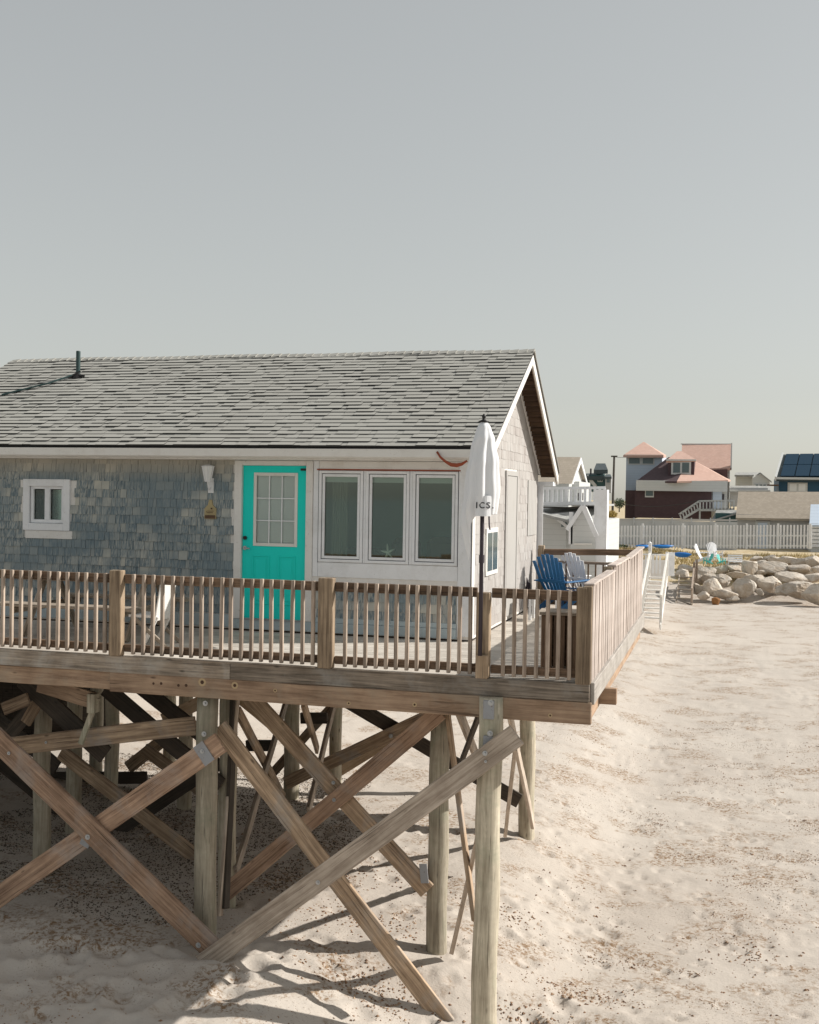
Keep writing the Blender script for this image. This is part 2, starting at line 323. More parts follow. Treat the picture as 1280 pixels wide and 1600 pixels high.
# seaweed litter and pebbles: stuff
b=MB()
def clod(x,y,s):
    z=gh(x,y); p=[]
    for k in range(5):
        t=6.283*k/5+R.uniform(-.4,.4); p.append((x+math.cos(t)*s*R.uniform(.5,1.3),y+math.sin(t)*s*R.uniform(.5,1.3),z-s*.1))
    p.append((x,y,z+s*R.uniform(.35,.8))); b.add(p,[(k,(k+1)%5,5) for k in range(5)])
cnt=0
while cnt<13000:
    y=8.5+R.random()**1.5*22; x=R.uniform(-7,8)
    v=noise.noise(Vector((x*.7,y*.95,40)))+.35*noise.noise(Vector((x*2.7,y*2.7,9)))
    if v>.12 or R.random()<.05:
        s=R.uniform(.005,.015)*(1 if R.random()<.95 else 1.8); clod(x,y,s); cnt+=1
for cx,cy,rx,ry,n in ((-1.75,11.9,.45,.3,420),(-1.5,12.8,.5,.25,150),(-2.6,14.2,.6,.35,160),(1.3,12.4,.45,.3,120),(.4,14.5,.5,.4,140),(-3.6,11.6,.8,.35,330),(-2.9,10.9,.5,.3,200),(2.2,15.5,.9,.3,120),(-4.1,12.9,.9,.5,350),(-4.9,14.6,1.0,.7,400),(1.9,11.2,.3,.15,70),(3.2,12.6,.2,.3,60)):
    for _ in range(n): clod(R.gauss(cx,rx*.55),R.gauss(cy,ry*.55),R.uniform(.008,.026))
for _ in range(150):
    cy=8.9+R.random()**1.4*20; cx=R.uniform(-1.4,min(7.5,1.2+cy*.30)); rx=R.uniform(.07,.42); n_=int(R.uniform(25,110)*rx*6)
    for _k in range(n_): clod(R.gauss(cx,rx),R.gauss(cy,rx*.45),R.uniform(.005,.016))
for _ in range(200):
    cy=8.9+R.random()**1.3*20; cx=R.uniform(-1.6,min(7.5,1.4+cy*.30)); s_=R.uniform(.014,.030)
    for _k in range(R.randint(1,4)): clod(cx+R.gauss(0,.025),cy+R.gauss(0,.012),s_)
tag(b.build('seaweed_litter','clod'),'brown crumbs of dry seaweed and grit scattered over the pale beach sand','seaweed litter',kind='stuff')
b=MB(); cnt=0  # dark specks added so their colour deepens the under-deck shade
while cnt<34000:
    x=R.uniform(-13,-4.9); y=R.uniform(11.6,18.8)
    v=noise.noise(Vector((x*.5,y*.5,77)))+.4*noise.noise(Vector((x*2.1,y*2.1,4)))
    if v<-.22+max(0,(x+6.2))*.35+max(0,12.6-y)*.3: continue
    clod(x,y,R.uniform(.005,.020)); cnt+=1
tag(b.build('deck_shade_specks','shade_specks'),'dark specks spread under the left part of the deck to deepen its shade','shade specks',kind='stuff')
# ---------------------------------------------------------------- timber deck
YF=11.38; XR=-1.25; XL=-16.5; YB=18.85; YW=14.04; XG=-3.07  # XL runs the deck far out of view to shade the sand below
deck=thing('timber_deck','weathered timber deck on tall piles with crossed braces above the sand','deck')
b=MB()
y=YF+.005
while y<YW-.02:
    b.box(XL,XR-.005,y,min(y+.134,YW-.004),DK-.035+R.uniform(-.001,.001),DK+R.uniform(-.0015,.0015)); y+=.14
while y<YB-.02:
    b.box(XG+.004,XR-.005,y,min(y+.134,YB),DK-.035,DK+R.uniform(-.0015,.0015)); y+=.14
m=wood('decking_timber',(.48,.44,.39),(.70,.65,.58),16,0,knots=False,vary=0); b.build('decking',m,deck,bevel=.003)
# front rim board and carrying beam, right rim, joists
bar('rim_board',(XL,YF-.022,3.405),(-5.15,YF-.022,3.405),.19,.045,'rim',deck)
bar('rim_board',(-5.146,YF-.022,3.405),(XR+.0,YF-.022,3.402),.185,.045,'rim',deck)
bm=bar('beam',(-6.62,YF-.002,3.20),(XR+.02,YF-.002,3.195),.222,.075,'beam',deck)
M['knot_ring']=mat('knot_ring_wood',(.46,.34,.20),.8); M['knot_core']=mat('knot_core_wood',(.07,.035,.02),.8)
for kx,ky,kr in ((240,1068,.020),(252,1068,.022),(279,1071,.022),(291,1071,.024),(316,1066,.030),(367,1071,.026),(545,1099,.014),(648,1101,.016),(860,1118,.014),(430,1079,.014)):
    for nm,rr_,d_ in (('knot_ring',kr*1.5,.0015),('knot_core',kr*.72,.003)):
        c=U(kx,ky,Y=YF-.0395); b=MB(); b.tube([c+Vector((0,.01,0)),c+Vector((0,-d_,0))],rr_,14); b.v=[tuple(MAT[bm.name].inverted()@Vector(v)) for v in b.v]; b.build(nm,nm,bm)
bm
bar('beam',(XL,YF+.03,3.215),(-6.625,YF+.03,3.205),.2,.075,'beam',deck)
bar('rim_board',(XR+.024,YF,3.39),(XR+.024,YB,3.39),.22,.045,'rimpale',deck,nh=(1,0,0))
bar('beam',(XR-.05,YF+.05,3.17),(XR-.05,YB,3.17),.2,.06,'beam',deck,nh=(1,0,0))
for yy in (12.5,YW+.1,15.8,17.3): bar('cross_beam',(XL,yy,3.20),(XR-.1,yy,3.20),.23,.09,'frame',deck,bevel=.004)
for i in range(38):
    x=XL+.3+i*.4
    if x<XR-.15: bar('joist',(x,YF+.06,3.375),(x,YB,3.375),.16,.045,'frame',deck,nh=(1,0,0),bevel=0,cuts=False)
b=MB(); p=U(963,1040,X=XR+.08); b.prism([(XR+.06,p.y+.1,3.05),(XR+.06,p.y-.25,3.28),(XR+.06,p.y+.1,3.28)],(.0,0,0)) if 0 else None
# bracket under the right edge
BE=U(965,1060,X=XR+.17).y 
b=MB(); b.prism([(XR+.05,pr.y-.04,3.30),(XR+.05,pr.y-.04,3.12),(XR+.34,pr.y-.04,3.30)][::1],(0,.09,0)) if 0 else None
b=MB(); b.box(XR-.02,XR+.17,BE-.09,BE,3.10,3.277); b.build('beam_end','beam',deck,bevel=.005)
def pile(x,y,ztop,r,zb=-1.2,lean=(0,0),mt='pile',square=False):
    b=MB(); n=14; rr=random.Random(int(x*100+y*10)); pts=[];rs=[]
    for i in range(n+1):
        t=i/n; z=zb+(ztop-zb)*t; pts.append((lean[0]*(1-t)+.008*math.sin(i*1.3+x),lean[1]*(1-t)+.008*math.cos(i+y),z)); rs.append(r*(1.06-.09*t)*rr.uniform(.985,1.015))
    b.tube(pts,rs,18); o=b.build('pile',mt,deck,smooth=False); o.location=(x,y,0)
    for pl in o.data.polygons: pl.use_smooth=len(pl.vertices)==4
    return o
def bolt(parent,c,nrm=(0,-1,0),r=.028):
    c=Vector(c); nrm=Vector(nrm); b=MB(); b.tube([c,c+nrm*.006],r,14); b.tube([c+nrm*.006,c+nrm*.026],r*.42,6)
    o=b.build('bolt','gal_bolt',parent); o.matrix_parent_inverse=parent.matrix_world.inverted() if False else o.matrix_parent_inverse; return o
def bolt_on(br,px,py,yp,r=.028):   # bolt as a sub-part of a brace or pile, given in world coordinates
    c=U(px,py,Y=yp); bpy.context.view_layer.update
    inv=(MAT[br.name] if br.name in MAT else Matrix.Translation(br.location)).inverted(); b=MB(); b.tube([c,c+Vector((0,-.006,0))],r,14); b.tube([c+Vector((0,-.006,0)),c+Vector((0,-.024,0))],r*.42,6)
    b.v=[tuple(inv@Vector(v)) for v in b.v]; return b.build('bolt','gal_bolt',br)
def w2l(b,o): inv=MAT[o.name].inverted(); b.v=[tuple(inv@Vector(v)) for v in b.v]; return b
p1=pile(U(322,1290,Y=11.55).x,11.55,3.085,.122,lean=(0,0)); p2=pile(-2.245,11.33,3.305,.128,lean=(-.03,0)); pm=pile(-3.075,12.56,3.08,.118,lean=(-.01,0))
p4=pile(-5.74,12.62,3.08,.11); p5=pile(-6.74,17.3,3.08,.125); p6=pile(-2.86,17.35,3.08,.12,lean=(.02,0)); p7=pile(-5.98,17.3,3.08,.1)
for x,y in ((-8.6,11.6),(-8.3,12.6),(-8.9,14.3),(-9.4,16.2),(-9.0,17.4),(-10.7,14.3),(-8.0,16),(-10.4,17.4),(-4.6,18.6)): pile(x,y,3.08,.11)
for o,(px,py),yp in ((p1,(321,1099),11.425),(p1,(319,1147),11.425),(p2,(766,1146),11.195),(p2,(767,1098),11.195)): bolt_on(o,px,py,yp,.03)
b=MB(); b.box(-.055,.055,-.135,-.10,3.10,3.29); b.build('pile_strap','steel',p2,bevel=.004); b=MB(); b.box(-.05,.05,-.136,-.10,2.74,2.93); b.build('pile_strap','steel',p2,bevel=.004)
def brace(a,c,Y,wpx,mt='frame',t=.045,Y2=None):
    Y2=Y if Y2 is None else Y2; A=U(*a,Y=Y); B=U(*c,Y=Y2); d=(A-CAM).dot(fw)
    return bar('brace',A,B,wpx/FPX*d*1.0,t,mt,deck)
A=brace((-70,1092),(333,1484),11.17,36,'brace_red')
bolt_on(A,137,1308,11.145,.03); bolt_on(A,310,1477,11.145,.03); bolt_on(A,14,1177,11.145,.02)
b=MB(); c=U(311,1476,Y=11.14); b.board(c+Vector((-.13,0,.12)),c+Vector((.13,0,-.12)),.05,.02) if 0 else b.box(c.x-.09,c.x+.06,c.y-.01,c.y+.01,c.z-.07,c.z+.09); w2l(b,A).build('bracket','frame',A) if 0 else None
B_=brace((-10,1407),(345,1160),11.235,32,'brace_red')
for (pa,pc,w_) in (((309,1163),(328,1192),21),((143,1294),(131,1322),18)):
    b=MB(); b.board(U(*pa,Y=11.2),U(*pc,Y=11.2),w_/FPX*11.5,.012); o=w2l(b,B_).build('bracket_plate','steel',B_)
bolt_on(B_,316,1174,11.19,.024)
C_=brace((316,1508),(808,1148),11.12,33,'brace_pale'); bolt_on(C_,758,1177,11.095,.026); bolt_on(C_,497,1379,11.095,.024); bolt_on(C_,759,1190,11.095,.014)
D_=brace((342,1135),(707,1612),11.62,29,'frame')
E_=brace((352,1396),(688,1112),12.33,26,'brace_red'); bolt_on(E_,522,1250,12.30,.022)
F_=brace((388,1085),(668,1392),12.40,27,'frame'); bolt_on(F_,521,1223,12.37,.022)
b=MB(); b.board(U(661,1350,Y=12.37),U(664,1380,Y=12.37),.09,.012); w2l(b,F_).build('bracket_plate','steel',F_)
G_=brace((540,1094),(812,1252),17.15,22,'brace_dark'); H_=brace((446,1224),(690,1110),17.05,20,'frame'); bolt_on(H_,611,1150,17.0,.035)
brace((500,1225),(700,1100),18.4,15,'newwood'); brace((300,1030),(470,1170),18.3,16,'newwood')
# braces that run front to back between the rows
def sbrace(a,ya,c,yc,w,mt='brace_pale',t=.05):
    A=U(*a,Y=ya); B=U(*c,Y=yc); return bar('brace',A,B,w,t,mt,deck,nh=(1,0,0))
sbrace((449,1090),16.9,(368,1362),12.6,.14); sbrace((523,1098),17.2,(482,1268),14.4,.14); sbrace((372,1112),12.9,(443,1246),17.0,.14,'frame'); sbrace((474,1098),14.3,(496,1172),17.2,.13,'frame')
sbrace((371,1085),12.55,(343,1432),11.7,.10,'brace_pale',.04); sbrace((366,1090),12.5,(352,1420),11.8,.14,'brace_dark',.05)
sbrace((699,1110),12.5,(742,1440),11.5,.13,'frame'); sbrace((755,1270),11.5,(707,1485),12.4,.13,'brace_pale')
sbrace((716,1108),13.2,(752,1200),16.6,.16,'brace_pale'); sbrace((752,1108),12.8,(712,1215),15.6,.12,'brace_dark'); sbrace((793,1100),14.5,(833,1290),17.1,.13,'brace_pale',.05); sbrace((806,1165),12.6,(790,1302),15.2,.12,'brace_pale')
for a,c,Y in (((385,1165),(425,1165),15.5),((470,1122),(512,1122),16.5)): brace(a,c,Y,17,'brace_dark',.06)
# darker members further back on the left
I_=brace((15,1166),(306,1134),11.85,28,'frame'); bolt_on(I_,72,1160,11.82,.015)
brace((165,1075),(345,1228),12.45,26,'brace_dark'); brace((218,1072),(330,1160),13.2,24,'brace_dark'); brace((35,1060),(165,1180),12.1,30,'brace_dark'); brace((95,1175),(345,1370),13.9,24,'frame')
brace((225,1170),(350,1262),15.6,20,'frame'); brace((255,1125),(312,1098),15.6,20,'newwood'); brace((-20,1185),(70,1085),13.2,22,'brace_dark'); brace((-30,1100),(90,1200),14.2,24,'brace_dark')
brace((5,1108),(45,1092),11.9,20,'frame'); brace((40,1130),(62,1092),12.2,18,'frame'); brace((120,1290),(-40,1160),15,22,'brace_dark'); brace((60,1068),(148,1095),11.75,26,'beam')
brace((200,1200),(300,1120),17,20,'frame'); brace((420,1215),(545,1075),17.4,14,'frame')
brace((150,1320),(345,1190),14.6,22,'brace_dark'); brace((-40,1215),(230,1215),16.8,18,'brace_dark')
b=MB(); c=U(146,1097,Y=11.7); b.box(c.x-.05,c.x+.05,11.64,11.76,c.z-.12,c.z+.10); b.board(c+Vector((.05,0,.05)),c+Vector((-.16,0,-.5)),.06,.04); b.build('bracket_plate','pile',deck)
# ---------------------------------------------------------------- railings
bal_me={}
def baluster(x,y,z0,z1,parent,side=False,w=.038):
    key=(side,w)
    if key not in bal_me:
        b=MB()
        if side: b.box(0,.9,-w/2,w/2,-.011,.011)
        else: b.box(0,.9,-w/2,w/2,-w/2,w/2)
        bal_me[key]=b.mesh('baluster',M['balu_side' if side else 'balu'])
    o=D.objects.new('baluster',bal_me[key]); col.objects.link(o); o.parent=parent
    j=R.uniform(-.004,.004); place(o,(x+j,y,z0),(x+j+R.uniform(-.006,.006),y,z1),(0,-1,0),parent); o.scale.x=(z1-z0)/.9
    bv=o.modifiers.new('bevel','BEVEL'); bv.width=.004; bv.segments=1
fr=thing('deck_railing','brown timber railing with square balusters along the front edge of the deck','railing')
YRf=YF-.045
posts=[-6.54,-4.045,-2.34,-1.34]
PW=[.15,.165,.14,.10]
prev=XL
for i,px in enumerate(posts):
    ztop=4.43 if i in (0,1) else 4.40
    bar('post',(px,YRf+.01,3.50 if i<3 else 3.49),(px,YRf+.01,ztop+.03*(i<2)+(.06 if i==3 else -.03*(i==2))),PW[i],.10,'post',fr,bevel=.008)
    x0=prev+(.0 if i==0 else PW[i-1]/2)+.006; x1=px-PW[i]/2-.006
    zt=4.42
    bar('top_rail',(x0,YRf+.048,zt-.055),(x1,YRf+.048,zt-.055),.10,.038,'rail',fr)
    bar('bottom_rail',(x0,YRf+.048,3.585),(x1,YRf+.048,3.585),.085,.038,'rail',fr)
    L=x1-x0; n=int(round(L/.1225)); 
    for k in range(n):
        x=x1-.06-k*(L-.1)/max(1,n-.2)
        if x>x0+.01: baluster(x,YRf,3.525,zt+R.uniform(-.002,.003),fr)
    prev=px
bar('post',(-1.225-.06,YRf+.02,3.49),(-1.285,YRf+.02,4.47),.09,.09,'post',fr,bevel=.008)
bar('post_block',(-2.335,YRf-.06,3.50),(-2.335,YRf-.06,3.735),.125,.055,'newwood',fr)
bar('kick_strip',(-6.3,YRf-.045,3.512),(-4.14,YRf-.045,3.508),.012,.05,'brace_pale',fr,nh=(0,-1,0)); bar('kick_strip',(-3.95,YRf-.04,3.508),(-2.45,YRf-.04,3.506),.010,.03,'brace_pale',fr)
# side railing (right edge), seen end-on
sr=thing('deck_railing','pinkish timber railing with sunlit tone in its colour, running back along the right edge of the deck','railing')
secs=[(YF+.05,13.75,4.47,4.47),(13.8,15.9,4.53,4.52),(15.95,18.83,4.50,4.55)]
for y0,y1,z0,z1 in secs:
    bar('top_rail',(XR-.045,y0,z0-.05),(XR-.045,y1,z1-.05),.09,.038,'balu_side',sr,nh=(1,0,0)); bar('bottom_rail',(XR-.045,y0,3.6),(XR-.045,y1,3.6),.085,.038,'rail',sr,nh=(1,0,0))
    bar('cap_board',(XR-.03,y0-.02,z0+.012),(XR-.03,y1+.02,z1+.012),.024,.11,'balu_side',sr,nh=(1,0,0))
    n=int((y1-y0)/.122)
    for k in range(n): baluster(XR+.0,y0+.05+k*.122,3.44,z0+(z1-z0)*k/n-.003,sr,True,.088)
for y,h in ((13.775,4.53),(15.925,4.55),(18.86,4.56)): bar('post',(XR-.07,y,3.5),(XR-.07,y,h),.1,.1,'post',sr,nh=(1,0,0))
br=thing('deck_railing','dark timber railing with a thick top beam across the far end of the deck','railing')
bar('top_rail',(XG+.1,YB-.04,4.44),(XR-.12,YB-.04,4.47),.10,.10,'rail',br); bar('under_rail',(XG+.15,YB-.04,4.28),(XR-.12,YB-.04,4.28),.045,.05,'balu',br); bar('bottom_rail',(XG+.15,YB-.04,3.6),(XR-.12,YB-.04,3.6),.07,.04,'rail',br)
bar('post',(XG+.16,YB-.06,3.5),(XG+.16,YB-.06,4.55),.1,.1,'post',br)
for k in range(13):
    x=XG+.33+k*.122
    if x<XR-.15: 
        b=MB(); o=bar('baluster',(x,YB-.04,3.62),(x,YB-.04,4.28),.025,.03,'rail',br,bevel=0,cuts=False)
# ---------------------------------------------------------------- beach house
hs=thing('beach_house','grey shingled beach cottage with an asphalt gable roof and a turquoise door','house')
def W(px,py): p=U(px,py,Y=YW); return p.x,p.z
YE=19.25; XHL=-14.0; ZB=3.52
YR0,ZR=16.65,7.53; YN,ZN=13.66,5.975; YFar,ZFar=19.52,5.80; XRK=-2.75
def roofz(y): return ZN+(ZR-ZN)*(y-YN)/(YR0-YN) if y<YR0 else ZR+(ZFar-ZR)*(y-YR0)/(YFar-YR0)
# openings
sw=(-9.50,-8.94,4.85,5.44)     # small window
dr=(-6.23,-5.31,3.66,5.72)
wz0,wz1=4.46,5.66; wins=[(-5.13,-4.52),(-4.48,-3.895),(-3.85,-3.25)]
b=MB(); T=.12
def wallx(x0,x1,z0,z1,b=b): b.box(x0,x1,YW,YW+T,z0,z1)
wallx(XHL,sw[0],ZB,5.95); wallx(sw[0],sw[1],ZB,sw[2]); wallx(sw[0],sw[1],sw[3],5.95); wallx(sw[1],dr[0],ZB,5.95); wallx(dr[0],dr[1],ZB,dr[2]); wallx(dr[0],dr[1],dr[3],5.95)
wallx(dr[1],-5.13,ZB,5.95); wallx(-5.13,-3.25,ZB,wz0); wallx(-5.13,-3.25,wz1,5.95); wallx(-3.25,XG,ZB,5.95)
b.build('front_wall','white_worn',hs)
b=MB(); gp=[(XG-.12,YW+.121,ZB),(XG-.12,YE,ZB),(XG-.12,YE,roofz(YE)-.1),(XG-.12,YR0,ZR-.1),(XG-.12,YW+.121,roofz(YW)-.1)]
b.prism([tuple(p) for p in gp],(.12,0,0)); b.build('side_wall','white_worn',hs)
b=MB(); b.box(XHL,XG-.121,YE-.12,YE,ZB,5.75); b.box(XHL,XHL+.12,YW+.12,YE-.12,ZB,5.8); b.build('back_wall','white_worn',hs)
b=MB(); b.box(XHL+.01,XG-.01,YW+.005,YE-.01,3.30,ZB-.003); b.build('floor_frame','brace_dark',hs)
b=MB(); b.box(XHL+.12,XG-.125,YW+.125,YE-.125,3.63,3.65); b.box(XHL+.12,XG-.125,YW+.125,YE-.125,5.90,5.93); b.box(XHL+.13,XG-.125,16.6,16.64,3.65,5.90); b.build('interior_lining','interior',hs)
# wall shingles
def shingles(face,u0,u1,z0,z1,exc,zt=None,exp_=.118,rnd=R,wmin=.045,wmax=.14,thick=.016):
    b=MB(); z=z0; row=0
    while z<z1:
        u=u0+rnd.uniform(-.1,0)
        while u<u1:
            w=rnd.uniform(wmin,wmax); a=max(u,u0); c=min(u+w-.004,u1); zb=z+rnd.uniform(-.006,.004); t1=min(z+exp_+.006,z1); u+=w
            if c-a<.02: continue
            mid=(a+c)/2
            if zt: 
                t1=min(t1,zt(mid)); 
                if zt(mid)<zb+.02: continue
            if any(e[0]<mid<e[1] and e[2]<(zb+t1)/2<e[3] for e in exc): continue
            th=thick*rnd.uniform(.7,1.4)
            if face=='F': f=lambda uu,dd,zz:(uu,YW-dd,zz)
            else: f=lambda uu,dd,zz:(XG+dd,uu,zz)
            vs=[f(a,0,zb),f(c,0,zb),f(c,th,zb),f(a,th,zb),f(a,0,t1),f(c,0,t1),f(c,.005,t1),f(a,.005,t1)]
            fs=[(0,1,2,3),(3,2,6,7),(1,5,6,2),(0,3,7,4),(4,7,6,5)]
            if face!='F': fs=[q_[::-1] for q_ in fs]
            b.add(vs,fs)
        z+=exp_; row+=1
    return b
exc=[(sw[0]-.12,sw[1]+.14,sw[2]-.16,sw[3]+.1),(dr[0]-.12,-5.19,3.0,6),(-5.25,-3.0,4.25,6)]
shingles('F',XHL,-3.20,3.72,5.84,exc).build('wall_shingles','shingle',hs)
shingles('S',YW+.14,YE,3.56,7.5,[(14.8,15.75,4.3,4.9),(16.25,17.2,3.4,5.75),(18.2,19.1,4.7,5.65)],lambda y:roofz(y)-.13,exp_=.13,wmin=.09,wmax=.2,thick=.008).build('side_shingles','shingle_side',hs)
# trims of front wall, flush boards butted
def fb(name,x0,x1,z0,z1,m,d=.02,parent=hs,y=YW,bevel=.003):
    b=MB(); b.box(x0,x1,y-d,y,z0,z1); return b.build(name,m,parent,bevel=bevel)
fb('casing',dr[0]-.105,dr[0]-.0,3.66,5.785,'white_worn',.03); fb('casing',dr[1],dr[1]+.095,3.66,5.785,'white_worn',.03); fb('head_casing',dr[0]+.002,dr[1]-.002,5.725,5.785,'white_worn',.03)
fb('wall_panel',dr[1]+.1,-5.135,4.262,5.785,'white',.014); fb('wall_panel',-5.131,-3.245,5.665,5.785,'white_worn',.018); fb('wall_panel',-5.131,-3.245,4.262,4.452,'white',.018); fb('corner_board',-3.24,XG+.012,3.56,5.785,'white',.026)
fb('drip_strip',-5.16,-3.22,5.665,5.682,'rust',.03)
fb('plinth_board',XHL,dr[0]-.11,3.54,3.705,'blueplinth',.03); fb('plinth_board',dr[0]-.105,-3.245,3.53,3.655,'blueplinth',.045); fb('plinth_board',dr[1]+.1,-3.245,3.658,3.722,'blueplinth',.03)
b=MB(); b.box(XG,XG+.018,YW-.026,YW+.135,3.56,5.9); b.build('corner_board','white_worn',hs)
# gutter and fascia
b=MB(); x1=XRK-.02; b.prism([(XHL,YN-.03,5.93),(XHL,YN-.03,5.83),(XHL,YN+.0,5.81),(XHL,YN+.09,5.81),(XHL,YN+.09,5.93)][::-1],(x1-XHL,0,0)); b.build('gutter','cream',hs)
b=MB(); b.box(XHL,XRK-.03,YN+.092,YN+.115,5.79,5.99); b.build('fascia_board','white_worn',hs)
b=MB(); b.box(XHL,XG+.1,YN+.116,YW-.001,5.79,5.81); b.build('soffit','white_worn',hs)
# roof: deck slab + courses
roof=MB(); prof=[(YN,ZN),(YR0,ZR),(YFar,ZFar)]
xl_r=-11.62
for (a,c) in ((prof[0],prof[1]),(prof[1],prof[2])):
    roof.prism([(XRK,a[0],a[1]-.015),(XRK,c[0],c[1]-.015),(XRK,c[0],c[1]-.06),(XRK,a[0],a[1]-.045)][::-1],(xl_r-XRK,0,0))
rf=roof.build('roof','roofunder',hs)
b=MB(); be=MB(); L=math.hypot(YR0-YN,ZR-ZN); dy,dz=(YR0-YN)/L,(ZR-ZN)/L; ny,nz=-dz,dy
nc=28; e=L/nc
def rp(x,s,h): return (x,YN-.03*dy+dy*s+ny*h,ZN-.03*dz+dz*s+nz*h)
for i in range(nc):
    s0=i*e; s1=s0+e+.02 if i<nc-1 else s0+e
    sag=lambda x:.006*math.sin(x*1.7+i*.5)
    # base strip + thicker laminated tabs, giving the dashed shadow lines
    x=xl_r
    while x<XRK+.015:
        xb=min(x+R.uniform(.5,1.1),XRK+.02); o_=sag(x)
        be.add([rp(x,s0+o_,0),rp(xb,s0+o_,0),rp(xb,s0+o_,.015),rp(x,s0+o_,.015)],[(0,1,2,3)])
        b.add([rp(xb,s0+o_,.015),rp(x,s0+o_,.015),rp(x,s1,.003),rp(xb,s1,.003)],[(1,0,3,2)]); x=xb
    x=xl_r+R.uniform(-.3,.2)
    while x<XRK-.05:
        w=R.uniform(.15,.42); xa=max(x,xl_r); xb=min(x+w,XRK+.02); h=R.choice((.018,.022,.026))
        if xb-xa>.06:
            o_=sag(x)-.010
            be.add([rp(xa,s0+o_,0),rp(xb,s0+o_,0),rp(xb,s0+o_,h),rp(xa,s0+o_,h),rp(xa,s1,.007),rp(xb,s1,.007)],[(0,1,2,3),(0,3,4),(1,5,2)])
            b.add([rp(xb,s0+o_,h),rp(xa,s0+o_,h),rp(xa,s1,.007),rp(xb,s1,.007)],[(1,0,3,2)])
        x+=w+R.choice((.0,.0,.08,.14,.22))
be.build('shingle_edges','roofunder',rf)
b.build('roof_shingles','roof',rf)
# far slope skin and ridge caps
b=MB(); L2=math.hypot(YFar-YR0,ZFar-ZR); 
b.add([(xl_r,YR0,ZR+.004),(XRK+.02,YR0,ZR+.004),(XRK+.02,YFar+.03,ZFar-.01),(xl_r,YFar+.03,ZFar-.01),(xl_r,YR0,ZR-.014),(XRK+.02,YR0,ZR-.014),(XRK+.02,YFar+.03,ZFar-.028),(xl_r,YFar+.03,ZFar-.028)],[(0,1,2,3),(7,6,5,4),(1,5,6,2),(2,6,7,3),(3,7,4,0)]); b.build('rear_shingles','roof',rf)
b=MB(); x=xl_r
while x<XRK+.02:
    xb=min(x+.15,XRK+.022); h=.018+R.uniform(0,.007); z=ZR+.012+.006*math.sin(x*2.3)
    for s,(a_,c_) in ((-1,(-.11,-.055)),(1,(.11,-.066))):
        b.add([(x,YR0,z),(xb,YR0,z+h*.6),(xb,YR0+a_,z+c_+h*.6),(x,YR0+a_,z+c_),(xb,YR0,z-.01),(xb,YR0+a_,z+c_-.01)],[(0,1,2,3)[::s],(1,4,5,2)[::-s]])
    x+=.135
b.build('ridge_caps','roof',rf)
# rake boards + rafter tails under the far overhang
def rake(a,c,dx,th,hh,m,name,zo):
    b=MB(); b.prism([(XRK-dx,a[0],a[1]-zo),(XRK-dx,c[0],c[1]-zo),(XRK-dx,c[0],c[1]-zo-hh),(XRK-dx,a[0],a[1]-zo-hh)][::-1],(-th,0,0)); return b.build(name,m,hs)
rake(prof[0],prof[1],.0,.022,.13,'white_worn','rake_board',.072); rake(prof[1],prof[2],.0,.022,.15,'cream','rake_board',.072); rake(prof[1],prof[2],.0223,.02,.10,'newwood','rake_trim',.10)
b=MB(); N_=24
for k in range(N_):
    t=(k+.3)/N_; y=YR0+(YFar-YR0)*t; z=ZR+(ZFar-ZR)*t-.10
    b.box(XG+.03,XRK-.045,y-.018,y+.018,z-.05,z+.02)
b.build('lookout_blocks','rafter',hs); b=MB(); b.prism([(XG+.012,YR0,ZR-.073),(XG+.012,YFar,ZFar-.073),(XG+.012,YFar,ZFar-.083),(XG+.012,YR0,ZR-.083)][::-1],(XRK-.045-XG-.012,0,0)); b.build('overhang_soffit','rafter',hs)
b=MB(); b.prism([(XG+.013,YR0,ZR-.085),(XG+.013,YE+.05,roofz(YE+.05)-.085),(XG+.013,YE+.05,roofz(YE+.05)-.19),(XG+.013,YR0,ZR-.19)][::-1],(.02,0,0)); b.build('frieze_board','white_worn',hs)
b=MB(); b.prism([(XG+.013,YN+.12,roofz(YN+.12)-.085),(XG+.013,YR0-.002,ZR-.085),(XG+.013,YR0-.002,ZR-.17),(XG+.013,YN+.12,roofz(YN+.12)-.17)][::-1],(.02,0,0)); b.build('frieze_board','white_worn',hs)
b=MB(); b.box(XG+.0,XRK-.05,YE-.02,YFar+.02,5.55,5.62); b.box(XG-.1,XG+.10,YE+.002,YE+.02,3.6,5.55); b.build('eave_return','white',hs)
# low wing added at the left behind to keep the far left in shade
b=MB(); b.box(-19,-11.2,YW+.6,24,3.3,5.6); b.prism([(-19,YW+.3,5.6),(-11.22,YW+.3,5.6),(-11.22,24.2,5.6),(-19,24.2,5.6)],(0,0,.001)) if 0 else None
b.prism([(-11.25,YW+.3,5.601),(-11.25,24.2,5.601),(-11.25,19.2,7.2)],(-7.7,0,0)); b.build('light_block_wing','white_worn',hs)
b=MB()
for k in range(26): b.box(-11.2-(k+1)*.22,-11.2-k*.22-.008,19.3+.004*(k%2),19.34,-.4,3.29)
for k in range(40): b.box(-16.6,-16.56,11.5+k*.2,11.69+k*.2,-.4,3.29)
b.build('light_block_boards','brace_dark',hs)  # boards added behind and at the deck end to block light underneath
